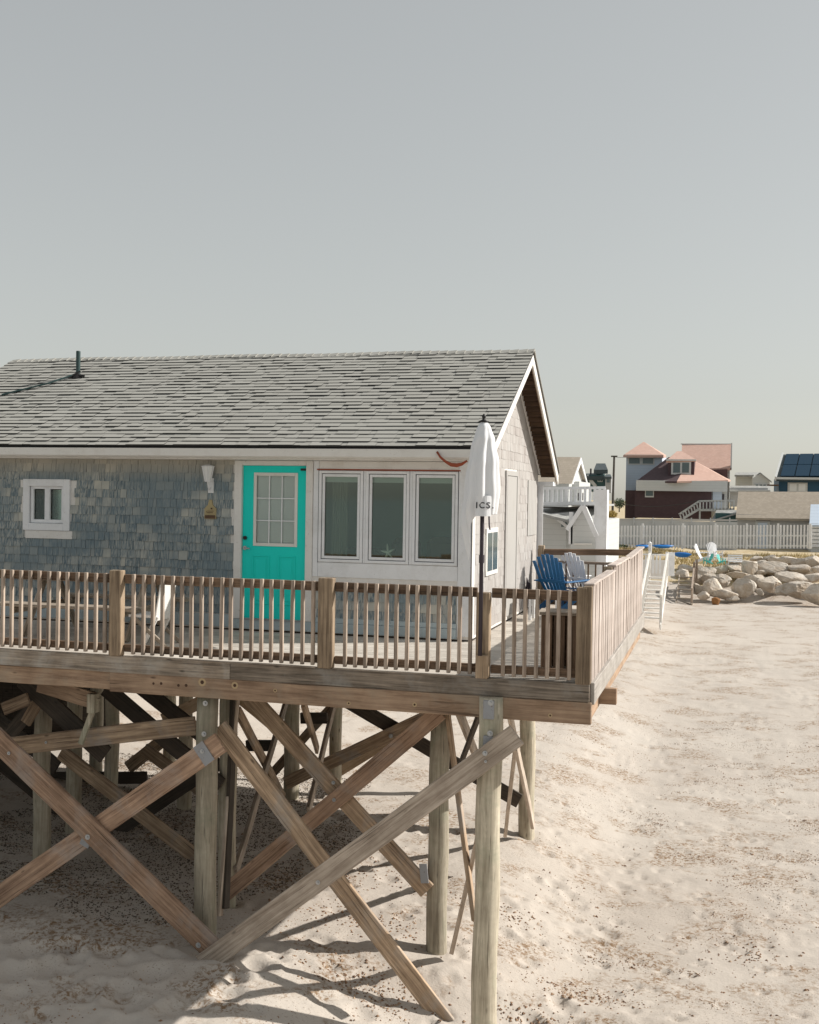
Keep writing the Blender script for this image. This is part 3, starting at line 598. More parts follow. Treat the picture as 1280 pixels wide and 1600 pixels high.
# ---- door
door=MB(); x0,x1,z0,z1=dr; yd=YW+.02
lx0,lx1,lz0,lz1=-6.055,-5.455,4.656,5.61
for a in ((x0+.004,lx0,z0,z1),(lx1,x1-.004,z0,z1),(lx0,lx1,lz1,z1),(lx0,lx1,z0,lz0)): door.box(a[0],a[1],yd,yd+.045,a[2],a[3]-.003)
dr_o=door.build('door','teal',hs)
b=MB()
for (a,c) in ((x0+.15,x0+.40),(x1-.40,x1-.15)):
    zz0,zz1=3.86,4.52
    for q_ in ((a,c,zz1-.02,zz1),(a,c,zz0,zz0+.02),(a,a+.02,zz0+.02,zz1-.02),(c-.02,c,zz0+.02,zz1-.02)): b.box(q_[0],q_[1],yd-.011,yd-.001,q_[2],q_[3])
    b.box(a+.05,c-.05,yd-.007,yd-.001,zz0+.05,zz1-.05)
b.build('panel_moulding','teal',dr_o,bevel=.003)
b=MB()
for a in ((lx0-.015,lx0+.028,lz0-.015,lz1+.015),(lx1-.028,lx1+.015,lz0-.015,lz1+.015),(lx0+.028,lx1-.028,lz1-.028,lz1+.015),(lx0+.028,lx1-.028,lz0-.015,lz0+.028)): b.box(a[0],a[1],yd-.012,yd-.0005,a[2],a[3])
b.build('light_frame','cream',dr_o,bevel=.003)
b=MB()
for i in (1,2):
    xx=lx0+.028+(lx1-lx0-.056)*i/3; b.box(xx-.007,xx+.007,yd-.004,yd+.006,lz0+.028,lz1-.028)
    zz=lz0+.028+(lz1-lz0-.056)*i/3; b.box(lx0+.028,lx1-.028,yd-.006,yd+.004,zz-.007,zz+.007)
b.build('muntins','white',dr_o)
b=MB(); b.box(lx0,lx1,yd+.012,yd+.016,lz0,lz1); b.build('glass_pane','clearglass',dr_o); b=MB(); 
for i in range(40): 
    z=lz0+i*(lz1-lz0)/40; b.box(lx0+.001,lx1-.001,yd+.022,yd+.026,z,z+.0236)
b.build('blind','blind',dr_o)
b=MB(); b.tube([(x0+.045,yd-.001,4.745),(x0+.045,yd-.028,4.745)],.026,14); b.build('deadbolt','black',dr_o)
b=MB(); b.tube([(x0+.045,yd-.001,4.61),(x0+.045,yd-.02,4.61)],.028,14); b.tube([(x0+.045,yd-.02,4.61),(x0+.045,yd-.055,4.61),(x0+.13,yd-.055,4.605)],.010,8); b.build('handle','gal_bolt',dr_o)
b=MB(); b.box(x1-.09,x1-.02,yd-.02,yd-.001,5.655,5.685); b.build('door_closer','black',dr_o)
b=MB(); b.box(dr[0],dr[1],YW-.06,YW+.07,3.656,3.662+.01) ; b.build('threshold','steel',hs)
# ---- windows
def framed(x0,x1,z0,z1,fw_,d,parent,name,m,y): 
    b=MB(); b.box(x0,x0+fw_,y-d,y,z0,z1); b.box(x1-fw_,x1,y-d,y,z0,z1); b.box(x0+fw_,x1-fw_,y-d,y,z1-fw_,z1); b.box(x0+fw_,x1-fw_,y-d,y,z0,z0+fw_); return b.build(name,m,parent,bevel=.004)
M['seam']=mat('dark_gasket',(.04,.035,.06),.7)
for (a,c) in wins:
    w=framed(a,c,wz0,wz1,.036,.028,hs,'window','white',YW-.0); framed(a+.044,c-.044,wz0+.044,wz1-.044,.036,.018,w,'sash','white',YW+.006); framed(a+.036,c-.036,wz0+.036,wz1-.036,.009,.008,w,'gasket','seam',YW+.004)
    b=MB(); b.box(a+.07,c-.07,YW+.012,YW+.018,wz0+.07,wz1-.07); b.build('glass_pane','glass',w)
    b=MB(); b.box(a+.06,c-.06,YW+.06,YW+.09,wz1-.15,wz1-.05); b.build('roller_blind','blind',w)
b=MB(); b.box(-4.515,-4.485,YW-.012,YW-.001,wz0,wz1); b.box(-3.89,-3.855,YW-.012,YW-.001,wz0,wz1); b.build('mullion','white',hs)
b=MB(); 
for a in ((-5.137,-5.131),(-3.2495,-3.2435)): b.box(a[0],a[1],YW-.022,YW-.002,wz0-.01,wz1+.01)
b.build('gasket','seam',hs)
w=framed(sw[0]-.09,sw[1]+.10,sw[2]-.075,sw[3]+.06,.10,.035,hs,'window','white',YW-.0); framed(sw[0]+.012,sw[1]+.0,sw[2]+.028,sw[3]-.03,.05,.03,w,'sash','white',YW+.03)
mx=(sw[0]+sw[1])/2+.005; b=MB(); b.box(mx-.04,mx+.04,YW-.004,YW+.028,sw[2]+.078,sw[3]-.08); b.build('mullion','white',w)
b=MB(); b.box(sw[0]+.06,sw[1]-.05,YW+.031,YW+.036,sw[2]+.07,sw[3]-.09); b.build('glass_pane','glass',w)
fb('window_apron',sw[0]-.05,sw[1]+.14,sw[2]-.19,sw[2]-.078,'white_worn',.022,w)
# side wall window, door, shutters
def sf(name,y0,y1,z0,z1,m,d=.02,parent=hs,off=0): b=MB(); b.box(XG+off,XG+off+d,y0,y1,z0,z1); return b.build(name,m,parent,bevel=.003)
w=sf('window',14.86,15.66,4.28,4.92,'white_worn',.03); sf('glass_pane',14.93,15.24,4.34,4.86,'farglass',.004,w,.0305); sf('glass_pane',15.29,15.6,4.34,4.86,'farglass',.004,w,.0305)
w=sf('side_door',16.324,17.14,3.58,5.66,'sidepaint',.02); sf('casing',16.24,16.315,3.58,5.74,'sidepaint',.03); sf('casing',17.145,17.22,3.58,5.74,'sidepaint',.03); sf('head_casing',16.316,17.144,5.665,5.74,'sidepaint',.03); sf('door_gap',16.315,16.322,3.58,5.66,'iron',.031)
for k in range(6): sf('shutter_board',18.22+k*.145,18.22+k*.145+.13,4.72,5.63,'sidepaint',.02)
M['curtain']=mat('sheer_curtain',(.34,.34,.28),.9); M['drape']=mat('brown_drape',(.10,.075,.055),.9)
def curtain(x0,x1,z0,z1,y,m,label,ph=0):
    b=MB(); n=40
    for i in range(n+1):
        x=x0+(x1-x0)*i/n; yy=y+.018*math.sin(i*1.1+ph); b.v+=[(x,yy,z0),(x,yy,z1)]
    b.f=[(2*i,2*i+2,2*i+3,2*i+1) for i in range(n)]; o=b.build('curtain',m); so=o.modifiers.new('t','SOLIDIFY'); so.thickness=.003; tag(o,label,'curtain')
curtain(-5.02,-4.80,4.5,5.6,YW+.20,'curtain','sheer pale curtain behind the left pane of the triple window'); curtain(-9.46,-9.26,4.86,5.45,YW+.16,'drape','brown drape behind the left pane of the small square window',1)
# roof plumbing vent
v=MB(); pb=U(122,585,Y=15.9); 
zz=roofz(15.9); v.lathe((pb.x,15.9,zz-.05),[(.035,0),(.035,.46),(.03,.47)],12); o=v.build('vent_pipe','green_pipe',hs)
v=MB(); v.tube([(pb.x-.02,15.86,zz+.05),(pb.x-.3,15.55,roofz(15.55)+.06),(pb.x-.9,15.2,roofz(15.2)+.035)],.014,8); v.build('cable','green_pipe',o); v=MB()
v.lathe((pb.x,15.9,zz-.03),[(.11,0),(.10,.03),(.045,.09)],12); v.tube([(pb.x-.12,15.84,zz+.02),(pb.x+.14,15.86,zz+.02)],.018,8); v.tube([(pb.x-.1,15.78,zz-.02),(pb.x+.04,15.9,zz+.1)],.015,8); v.build('flashing','black',o)
# inside: sofa and starfish
b=MB(); b.box(-5.0,-4.45,YW+.5,YW+.9,3.66,4.62); b.box(-4.3,-3.95,YW+.5,YW+.9,3.66,4.78); b.box(-3.8,-3.2,YW+.45,YW+.9,3.66,4.80); tag(b.build('sofa','sofa',bevel=.08),'dark sofa back showing behind the triple window','sofa')
sx,sz=W(605,866); b=MB(); ctr=Vector((sx,YW+.040,sz+.02))
for k in range(5):
    a=math.radians(90+72*k+8); tip=ctr+Vector((math.cos(a)*.10,0,math.sin(a)*.115)); b.tube([ctr,ctr.lerp(tip,.5),tip],[.017,.014,.006],8)
b.lathe((ctr.x,ctr.y,ctr.z-.018),[(.005,0),(.02,.012),(.02,.024),(.005,.036)],10); o=b.build('starfish','star',smooth=True); tag(o,'dried white starfish standing inside the middle pane of the triple window','starfish')
b=MB(); b.box(-5.1,-3.28,YW+.02,YW+.12,4.49,4.505); b.build('inner_sill','white',hs)
# lantern and plaque
lx,lz=W(331,738); L_=thing('wall_lantern','small white carriage lantern on the shingles left of the turquoise door','lantern',loc=(lx,YW-.12,lz))
b=MB(); b.tube([(0,0,.08),(0,0,.10)],[.095,.03],6); b.tube([(0,0,.075),(0,0,.08)],.098,6); b.tube([(0,0,-.13),(0,0,-.11)],[.04,.05],6)
for k in range(6): t=k*math.pi/3; b.tube([(math.cos(t)*.085,math.sin(t)*.085,.078),(math.cos(t)*.045,math.sin(t)*.045,-.115)],.006,5)
b.tube([(0,0,-.13),(0,.02,-.20),(0,.06,-.24),(0,.10,-.2)],.010,7); b.box(-.04,.04,.093,.113,-.28,-.08); b.build('cage','white',L_)
b=MB(); b.tube([(0,0,-.11),(0,0,.075)],[.04,.08],6); b.build('glass_shade','blind',L_)
px_,pz_=W(330,798); b=MB(); b.prism([(px_-.085,YW-.03,pz_-.11),(px_+.085,YW-.03,pz_-.11),(px_+.085,YW-.03,pz_+.03),(px_+.035,YW-.03,pz_+.08),(px_+.018,YW-.03,pz_+.15),(px_-.018,YW-.03,pz_+.15),(px_-.035,YW-.03,pz_+.08),(px_-.085,YW-.03,pz_+.03)],(0,.02,0))
pl=b.build('wall_plaque','plaque'); tag(pl,'small yellowish bottle-shaped wooden plaque hanging below the white lantern','plaque')
b=MB(); b.box(px_-.075,px_+.075,YW-.034,YW-.0302,pz_-.105,pz_-.06); b.lathe((px_+.02,YW-.033,pz_+.02),[(.012,0),(.012,.02)],8); b.box(px_-.05,px_+.04,YW-.033,YW-.0302,pz_-.03,pz_-.022);b.box(px_-.05,px_+.05,YW-.033,YW-.0302,pz_-.008,pz_-.002); b.build('plaque_marks','rafter',pl)
# red-brown strap hanging from gutter
pts=[U(683,706,Y=13.62),U(688,714,Y=13.6),U(696,721,Y=13.58),U(705,726,Y=13.57),U(714,727,Y=13.57),U(722,725,Y=13.57),U(730,720,Y=13.57)]
b=MB(); b.tube(pts,[.013,.014,.016,.024,.026,.02,.012],8); tag(b.build('gutter_strap','rust',smooth=True),'rust red curved strap dangling from the gutter beside the closed umbrella','strap')
# ---------------------------------------------------------------- umbrella
ux,uy=-2.34,11.19; um=thing('patio_umbrella','closed white canvas umbrella on a dark pole standing at the front railing','umbrella',loc=(ux,uy,DK))
b=MB(); b.tube([(0,0,.24),(0,0,1.4),(0,0,2.60)],.021,12); b.build('pole','iron',um,smooth=True)
b=MB(); b.lathe((0,0,2.60),[(.05,0),(.055,.01),(.02,.025),(.012,.035),(.022,.05),(.018,.07),(.004,.085)],12); b.build('finial','black',um,smooth=True)
b=MB(); n=64; lev=34
ztop=2.605; pr=[(0,.03),(.03,.055),(.10,.085),(.25,.125),(.42,.155),(.60,.165),(.75,.16),(.84,.145),(.95,.15),(1.05,.15),(1.15,.12),(1.25,.085)]
for j in range(lev+1):
    t=j/lev; d=t*1.0; r=interp(d,[(0,.03),(.05,.075),(.20,.125),(.45,.175),(.75,.20),(.9,.19),(1.0,.18)])
    for k in range(n):
        a=2*math.pi*k/n; fold=.5+.5*math.cos(a*8+1.2*math.sin(d*3)); fold=fold**1.6
        rr=r*(1-.24*min(1,d*3)*fold)*(1+.10*math.sin(a+.9)*(d)+.03*noise.noise(Vector((a*2,d*5,1))))
        # left lobes hang lower than the right ones
        left=max(0,math.cos(a-math.radians(200))); drop=d*(.98+.50*left**3); rr*=1-.45*max(0,d-.75)*4*left**3
        b.v.append((rr*math.cos(a)-.045*d,rr*math.sin(a),ztop-drop*.955))
for j in range(lev):
    for k in range(n): b.f.append((j*n+k,(j+1)*n+k,(j+1)*n+(k+1)%n,j*n+(k+1)%n))
cn=b.build('canopy','canvas',um,smooth=True); so=cn.modifiers.new('thick','SOLIDIFY'); so.thickness=.003; so.offset=-1; sb=cn.modifiers.new('sub','SUBSURF'); sb.levels=1; sb.render_levels=1
b=MB(); b.tube([(.095,-.13,1.66),(.10,-.13,1.56),(.108,-.13,1.52)],.009,6); b.tube([(0,0,1.18),(0,0,1.26)],.027,12); b.build('tie_cord','iron',um)
# lettered valance strip on the front
cu=D.curves.new('valance_lettering','FONT'); cu.body='ICS.'; cu.size=.085; cu.extrude=.0006; cu.offset=.0012; cu.space_character=1.25
tx=D.objects.new('valance_lettering',cu); col.objects.link(tx); bpy.context.view_layer.update()
me=D.meshes.new_from_object(tx.evaluated_get(bpy.context.evaluated_depsgraph_get())); D.objects.remove(tx); to=D.objects.new('valance_lettering',me); me.materials.clear(); me.materials.append(M['ink']); col.objects.link(to); to.parent=um
VX0,VX1=-.03,.115
b=MB(); 
for i in range(9):
    t=i/8; x=VX0+(VX1-VX0)*t; y=-.192+.010*math.sin(t*7)+.05*t*t; 
    b.v+=[(x,y,1.655),(x,y+.02,1.86),(x,y+.028,1.86),(x,y+.008,1.655)]
b.f=[(4*i+a,4*i+4+a,4*i+4+(a+1)%4,4*i+(a+1)%4) for i in range(8) for a in range(4)]+[(0,1,2,3),(35,34,33,32)]
b.build('valance','canvas',um,smooth=False)
for v_ in me.vertices:
    x=v_.co.x+VX0+.0; t=(x-VX0)/(VX1-VX0); v_.co=Vector((x,-.196+.010*math.sin(t*7)+.05*t*t-v_.co.z+.02*(v_.co.y+.075)/.2-.004,1.735+v_.co.y))
# ---------------------------------------------------------------- deck furniture
def adirondack(mt,label,loc,rz):
    a=thing('adirondack_chair',label,'chair','adirondack chairs on the deck',loc,rz)
    # seat faces local +X
    for s in (-1,1):
        bar('leg',(.36,s*.27,0),(.34,s*.27,.53),.09,.025,mt,a,nh=(0,1,0),bevel=.004,cuts=False)
        bar('leg',(-.38,s*.235,.03),(.34,s*.235,.36),.11,.025,mt,a,nh=(0,1,0),bevel=.004,cuts=False)
        bar('arm',(-.34,s*.31,.54),(.44,s*.31,.56),.12,.022,mt,a,nh=(0,0,1),bevel=.008,cuts=False)
    b=MB()
    for k in range(6): t=k/5; b.board((.36-.46*t,-.26,.385-.17*t),(.36-.46*t,.26,.385-.17*t),.075,.02,(.3,0,1))
    b.build('seat',mt,a,bevel=.004)
    b=MB()
    for k in range(7):
        u=(k-3)/3; h=1.02-.13*u*u; p0=Vector((-.08,u*.19,.20)); p1=Vector((-.44,u*.285,h)); pm_=(p0+p1)/2+Vector((-.035,0,0))
        b.board(p0,pm_,.062,.018,(1,0,.4)); b.board(pm_,p1,.07,.018,(1,0,.4))
    b.board((-.30,-.29,.55),(-.30,.29,.55),.06,.025,(1,0,.3)); b.build('backrest',mt,a,bevel=.003)
    return a
cp=U(872,952,Z=DK)
ch=adirondack('bluechair','blue adirondack chair with a slatted fan back at the far end of the deck',(cp.x+.12,cp.y-.40,DK+.002),math.radians(60)); ch.scale=(.93,.93,.93)
ch2=adirondack('white','white adirondack chair just behind the blue one on the deck',(cp.x+.42,cp.y+.30,DK+.002),math.radians(55)); ch2.scale=(.93,.93,.93)
M['sunlit_slat']=M['furn']
cr=thing('slatted_planter','weathered slatted wooden box stand by the front right corner of the deck','box',loc=(-1.66,12.22,DK),rz=math.radians(4))
b=MB(); b.box(-.24,.21,-.21,.21,.595,.63); b.build('top_board','furn',cr,bevel=.006)
for k in range(3): bar('slat',(-.145+k*.135,-.17,.005),(-.145+k*.135,-.17,.593),.118,.03,'rail',cr)
for k in range(3): bar('slat',(.165,-.12+k*.13,.005),(.165,-.12+k*.13,.593),.11,.03,'furn',cr,nh=(1,0,0))  # right slats and top use paler timber, their sunlit tone as colour
for k in range(2): bar('slat',(-.19,-.08+k*.17,.005),(-.19,-.08+k*.17,.593),.14,.03,'rail',cr,nh=(1,0,0))
b=MB(); b.box(-.17,.14,.13,.16,.005,.593); b.build('back_board','rail',cr)
# low white table and iron ornaments near the side wall
tp=U(852,925,Z=DK+.42); tb=thing('side_table','low white round-cornered table beside the blue adirondack chair','table',loc=(tp.x,tp.y,DK))
b=MB(); b.box(-.26,.26,-.22,.22,.39,.43); b.build('table_top','white',tb,bevel=.02)
for sx_ in (-1,1):
    for sy_ in (-1,1): bar('leg',(sx_*.2,sy_*.16,0),(sx_*.2,sy_*.16,.389),.04,.04,'white',tb,bevel=.004,cuts=False)
def ornament(px,py,h,label):
    p=U(px,py,Z=DK); a=thing('iron_ornament',label,'garden ornament','iron ornaments by the side wall',(p.x+.12,p.y,DK))
    b=MB(); b.tube([(0,0,0),(0,0,h*.5),(.02,0,h*.8),(0,0,h)],[.02,.022,.03,.006],7); b.tube([(0,0,h*.45),(.05,0,h*.62),(.045,0,h*.82),(.01,0,h*.9)],[.012,.02,.016,.006],7); b.build('stem','iron',a)
    b=MB()
    for k in range(3): t=k*2.094; b.tube([(0,0,h*.16),(math.cos(t)*.10,math.sin(t)*.10,.0)],.010,6)
    b.build('feet','iron',a)
ornament(811,955,.55,'shorter dark iron ornament standing against the white side wall'); ornament(838,938,.62,'taller dark iron ornament beside the low white table')
# picnic table on left
pt=thing('picnic_table','weathered picnic table with a sunlit edge behind the left part of the front railing','picnic table',loc=(-7.72,12.95,DK))
b=MB()
for k in range(5): b.box(-.98,.95,-.36+k*.145,-.36+k*.145+.135,.70,.738)
b.build('table_top','furn',pt,bevel=.005)
for s in (-1,1):
    bar('bench_seat',(-.98,s*.68,.42),(.95,s*.68,.42),.27,.038,'furn',pt,nh=(0,0,1))
for x in (-.72,.72):
    bar('leg',(x,-.58,0),(x,-.12,.695),.09,.038,'furn',pt,nh=(1,0,0)); bar('leg',(x+.04,.58,0),(x+.04,.12,.695),.09,.038,'furn',pt,nh=(1,0,0))
    bar('crossbar',(x-.04,-.78,.355),(x-.04,.78,.355),.09,.036,'furn',pt,nh=(1,0,0))
bp=U(246,950,Y=12.3); dc=thing('deck_chair','pale wooden folding chair sunlit at the right end of the picnic table','chair',loc=(bp.x-.10,12.35,DK),rz=0)
bar('backrest',(.14,0,.30),(.22,0,.76),.4,.02,'white_worn',dc,nh=(1,0,0)); b=MB(); b.box(-.2,.14,-.2,.2,.34,.37); b.build('seat','white_worn',dc)
for s in (-1,1): bar('leg',(.16,s*.17,.36),(-.02,s*.17,0),.05,.03,'white_worn',dc,nh=(0,1,0)); bar('leg',(-.16,s*.2,.36),(.30,s*.2,0),.05,.03,'furn',dc,nh=(0,1,0))
# ---------------------------------------------------------------- far shore: helpers in metres at measured distances
def pb(b,x0,y0,x1,y1,Y,dep):      # box whose front face was measured at distance Y
    xm,ym=(x0+x1)/2,(y0+y1)/2; b.box(U(x0,ym,Y=Y).x,U(x1,ym,Y=Y).x,Y,Y+dep,U(xm,y1,Y=Y).z,U(xm,y0,Y=Y).z); return b
def pf(b,pts,Y,dep): b.prism([U(x,y,Y=Y) for x,y in pts],(0,dep,0)); return b
def pp(*pts): return [U(x,y,Y=Y) for x,y,Y in pts]
def slab(b,pts,t=.12):             # roof plane with thickness
    n=len(pts); v=[Vector(p) for p in pts]; lo=[p-Vector((0,0,t)) for p in v]
    b.add(v+lo,[tuple(range(n)),tuple(range(2*n-1,n-1,-1))]+[(i,i+n,(i+1)%n+n,(i+1)%n) for i in range(n)]); return b
def part(name,m,parent,*boxes,bevel=0):
    b=MB()
    for x in boxes: pb(b,*x)
    return b.build(name,m,parent,bevel=bevel)
def window(x0,y0,x1,y1,Y,parent,n=2,fr=.10,pane='farglass',frame='farwhite'):
    w=part('window',frame,parent,(x0,y0,x1,y1,Y-.06,.05)); d=(x1-x0)*.10; k=(x1-x0-d)/n; b=MB()
    for i in range(n): pb(b,x0+d+i*k,y0+(y1-y0)*.14,x0+(i+1)*k,y1-(y1-y0)*.14,Y-.085,.024)
    b.build('pane',pane,w); return w
def pickets(b,x0,x1,ya0,yb0,Y,step=.14,wd=.08,th=.03,ya1=None,yb1=None):
    X0=U(x0,ya0,Y=Y).x; X1=U(x1,ya0,Y=Y).x; n=max(1,int((X1-X0)/step)); ya1=ya0 if ya1 is None else ya1; yb1=yb0 if yb1 is None else yb1
    for i in range(n+1):
        t=i/n; px=x0+(x1-x0)*t; zt=U(px,ya0+(ya1-ya0)*t,Y=Y).z; zb=U(px,yb0+(yb1-yb0)*t,Y=Y).z; x=X0+(X1-X0)*t; b.box(x-wd/2,x+wd/2,Y-th,Y,zb,zt)
def strip(b,a,c,Y,w,t=.06): b.board(U(*a,Y=Y),U(*c,Y=Y),w,t)
# neighbour white house close by
nh_=thing('white_cottage','white clapboard neighbour cottage with a picket balcony seen past the gable end','house')
part('wall','farwhite',nh_,(700,800,884,905,41,6),(884,905 and 862,945,905,41,6) if 0 else (884,812,948,905,41.2,5))
part('upper_wall','farwhite',nh_,(820,742,884,762,47,6),(870,752,905,790,47.2,4))
gx=U(889,752,Y=46).x; gy1=U(912,752,X=gx).y; gym=(46+gy1)/2; gzr=U(899,717,X=gx).z; gz0=U(889,752,Y=46).z
b=MB(); b.prism([(gx,46,gz0),(gx,gy1,gz0),(gx,gym,gzr)],(-.15,0,0)); b.build('gable','farwhite',nh_)
b=MB(); b.prism([(gx+.15,45.7,gz0-.1),(gx+.15,gym,gzr+.1),(gx+.15,gym,gzr-.12),(gx+.15,45.95,gz0-.1)][::-1],(-5,0,0)); b.prism([(gx+.15,gym,gzr+.1),(gx+.15,gy1+.3,gz0-.1),(gx+.15,gy1+.05,gz0-.1),(gx+.15,gym,gzr-.12)][::-1],(-5,0,0)); b.build('roof','tanroof',nh_)
b=MB(); b.prism([(gx+.19,45.7,gz0-.12),(gx+.19,gym,gzr+.08),(gx+.19,gym,gzr-.14),(gx+.19,45.95,gz0-.12)][::-1],(-.038,0,0)); b.prism([(gx+.19,gym,gzr+.08),(gx+.19,gy1+.3,gz0-.12),(gx+.19,gy1+.05,gz0-.12),(gx+.19,gym,gzr-.14)][::-1],(-.038,0,0)); b.build('gable_trim','white',nh_)
b=MB(); b.box(gx-5,gx-.01,46.1,gy1-.1,gz0-1.6,gz0); b.build('upper_storey','farwhite',nh_)
b=MB(); pickets(b,848,945,763,787,40.8,.16,.09); strip(b,(846,763),(946,762),40.75,.10); strip(b,(846,787),(946,786),40.75,.12); b.build('balcony_rail','white',nh_)
part('balcony_floor','greyside',nh_,(846,787,946,790,40.8,3.5)); part('balcony_beam','brace_dark',nh_,(846,792,908,794,40.6,.2))
b=MB(); slab(b,pp((846,795,42),(945,788,42),(945,826,39.5),(846,802,39.5)),.1); b.build('porch_roof','greyroof',nh_)
b=MB(); pf(b,[(892,905),(930,905),(930,835),(911,792),(892,822)],39.2,1.2); b.build('entry_gable','farwhite',nh_); b=MB(); strip(b,(886,828),(911,790),39.1,.14); strip(b,(911,790),(932,838),39.0,.16); b.build('entry_gable_trim','white',nh_); b=MB(); strip(b,(897,850),(925,850),39.1,.05); b.build('ledge','cream',nh_)
part('corner_post','white',nh_,(928,765,948,905,39.3,.6)); part('post','white',nh_,(889,800,895,850,39.2,.12))
window(876,806,888,826,40.9,nh_,2); 
b=MB(); strip(b,(872,812),(893,828),40.3,.10); b.build('stair_rail','white',nh_)
for k,x in enumerate((903,907,910)): part('chair_leg' if 0 else 'balcony_item','iron',nh_,(x,770 if k!=1 else 764,x+1.3,782,40.95,.1))
# dark green house with cupola
gh_=thing('dark_green_house','small dark green house with a cupola, beyond the white cottage balcony','house')
part('wall','tealgreen',gh_,(911,742,944,768,86,6)); part('cupola','tealgreen',gh_,(932,732,943,742,87,1.2)); part('cupola_window','farglass',gh_,(934,733,941,740,86.9,.08)); b=MB(); slab(b,pp((928,734,86),(950,734,86),(946,724,87.5),(932,724,87.5)),.3); b.build('cupola_roof','darkroof',gh_); b=MB(); slab(b,pp((909,744,85.8),(946,744,85.8),(943,738,89),(913,740,89)),.3); b.build('roof','darkroof',gh_); b=MB(); strip(b,(917,743),(931,760),85.9,.25); b.build('stair_stringer','farwhite',gh_); part('chimney','iron',gh_,(922,732,924,741,86.5,.3)); window(934,746,942,753,86,gh_,2)
g2=thing('grey_outbuilding','narrow grey weathered outbuilding right of the dark green house','house'); part('wall','greyside',g2,(946,744,955,770,84,3)); b=MB(); slab(b,pp((945,745,83.8),(956,745,83.8),(954,741,85.5),(947,741,85.5)),.15); b.build('roof','darkroof',g2); part('window','farglass',g2,(948,748,953,754,83.9,.08))
b=MB(); p=U(957,795,Y=78); q0=U(960,712,Y=78); b.tube([p-Vector((0,0,2)),q0],[.09,.07],10); up_=thing('utility_pole','tall dark utility pole between the white cottage and the mauve house','utility pole'); b.build('pole','pole',up_); b=MB(); strip(b,(955,713),(965,713),78,.1,.1); b.build('crossarm','pole',up_)
def wire(a,ya,c,yc,sag,r,label):
    A=U(*a,Y=ya); B=U(*c,Y=yc); b=MB(); b.tube([A.lerp(B,t/16)+Vector((0,0,-sag*4*(t/16)*(1-t/16))) for t in range(17)],r,5); tag(b.build('overhead_wire','wire'),label,'wire')
wire((958,713),78,(985,712),85,.1,.018,'thin overhead wire from the utility pole to the tower'); wire((850,779),60,(1150,775),79.6,.9,.016,'thin slack cable passing in front of the mauve siding') if 0 else wire((965,786),79,(1098,780),79.5,.35,.022,'thin slack cable passing in front of the mauve siding')
# big mauve house
mh=thing('mauve_house','large house with pink roofs, mauve brown lower siding and a pale blue tower','house')
part('tower_wall','farblue',mh,(978,711,1034,809,92,7)); b=MB(); a_,b_,c_,d_,e_=pp((974,711,91.6),(1037,711,91.6),(1041,711,99.5),(984,711,99.5),(1006,690,95.5))
for t_ in ((a_,b_,e_),(b_,c_,e_),(c_,d_,e_),(d_,a_,e_)): slab(b,t_,.2)
b.build('tower_roof','pinkroof',mh); part('tower_eave','farwhite',mh,(975,710,1036,713.5,91.7,.3)); w=window(981,714,1002,726,92,mh,1); window(1002.5,714,1023,726,92,mh,1)
part('lower_wall','mauve',mh,(992,766,1112,810,85.4,8),(977,766,992,810,87,6.5)); part('white_band','farwhite',mh,(994,751,1137,767.5,85,8)); part('right_bay','farwhite',mh,(1111,767,1136,810,85.6,8))
part('bay_door','farblue',mh,(1114,768,1128,796,85.5,.06)); part('side_opening','iron',mh,(1129,772,1131.5,784,85.5,.05))
a_,c_,l_,r_=pp((1078,716,91),(1058,752,84.4),(994,752,86.5),(1138,750,86.5)); a2,=pp((1045,714,92)),
a2=a2[0]; bk1,bk2=pp((1000,752,97),(1142,750,97))
b=MB(); slab(b,(l_,c_,a_,a2),.12); slab(b,(l_,a2,bk1),.12); b.build('left_roof','mauve',mh); b=MB(); slab(b,(c_,r_,a_),.12); slab(b,(r_,bk2,a_),.12); slab(b,(bk2,bk1,a2,a_),.12); b.build('right_roof','pinkroof',mh)
b=MB(); slab(b,pp((1041,720,86.5),(1088,718,86.5),(1066,705,90),(1058,705,90)),.15); slab(b,pp((1041,720,86.5),(1058,705,90),(1045,716,92)),.15); b.build('dormer_roof','pinkroof',mh)
part('dormer','mauve',mh,(1044,719,1085,746,86.6,4)); part('dormer_eave','farwhite',mh,(1041,717.5,1088,720,86.4,.25)); window(1049,720,1080,741.5,86.6,mh,2)
b=MB(); slab(b,pp((1064,733,97),(1143,731,97),(1143,693,101),(1066,694,101)),.2); b.build('tall_roof','pinkroof',mh); part('tall_wall','farwhite',mh,(1066,732,1140,812,97.3,5)); b=MB(); pf(b,[(1110,734),(1137,750),(1137,733)],94,3); b.build('gable_end','mauve',mh); part('roof_trim','farwhite',mh,(1142,692,1144,734,97,.4),(1064,693,1143,694.6,100.9,.3))
window(1008,761,1022,777,85.4,mh,1)
b=MB(); pickets(b,1094,1147,783,796,82,.22,.08); strip(b,(1093,783),(1148,782),82,.12); strip(b,(1093,797),(1148,796),82,.16); b.build('balcony_rail','farwhite',mh); part('balcony_floor','greyside',mh,(1092,797,1150,799,82,3.4)); part('balcony_post','farwhite',mh,(1092.5,782,1095,812,82,.25),(1146,782,1148,812,82,.25))
b=MB(); strip(b,(1061,804),(1093,783),81.9,.14); strip(b,(1068,810),(1095,794),81.9,.16)
for k in range(8): t=k/7; strip(b,(1062+31*t,803-20*t),(1065+30*t,811-17*t),81.9,.08)
b.build('stair_rail','farwhite',mh); 
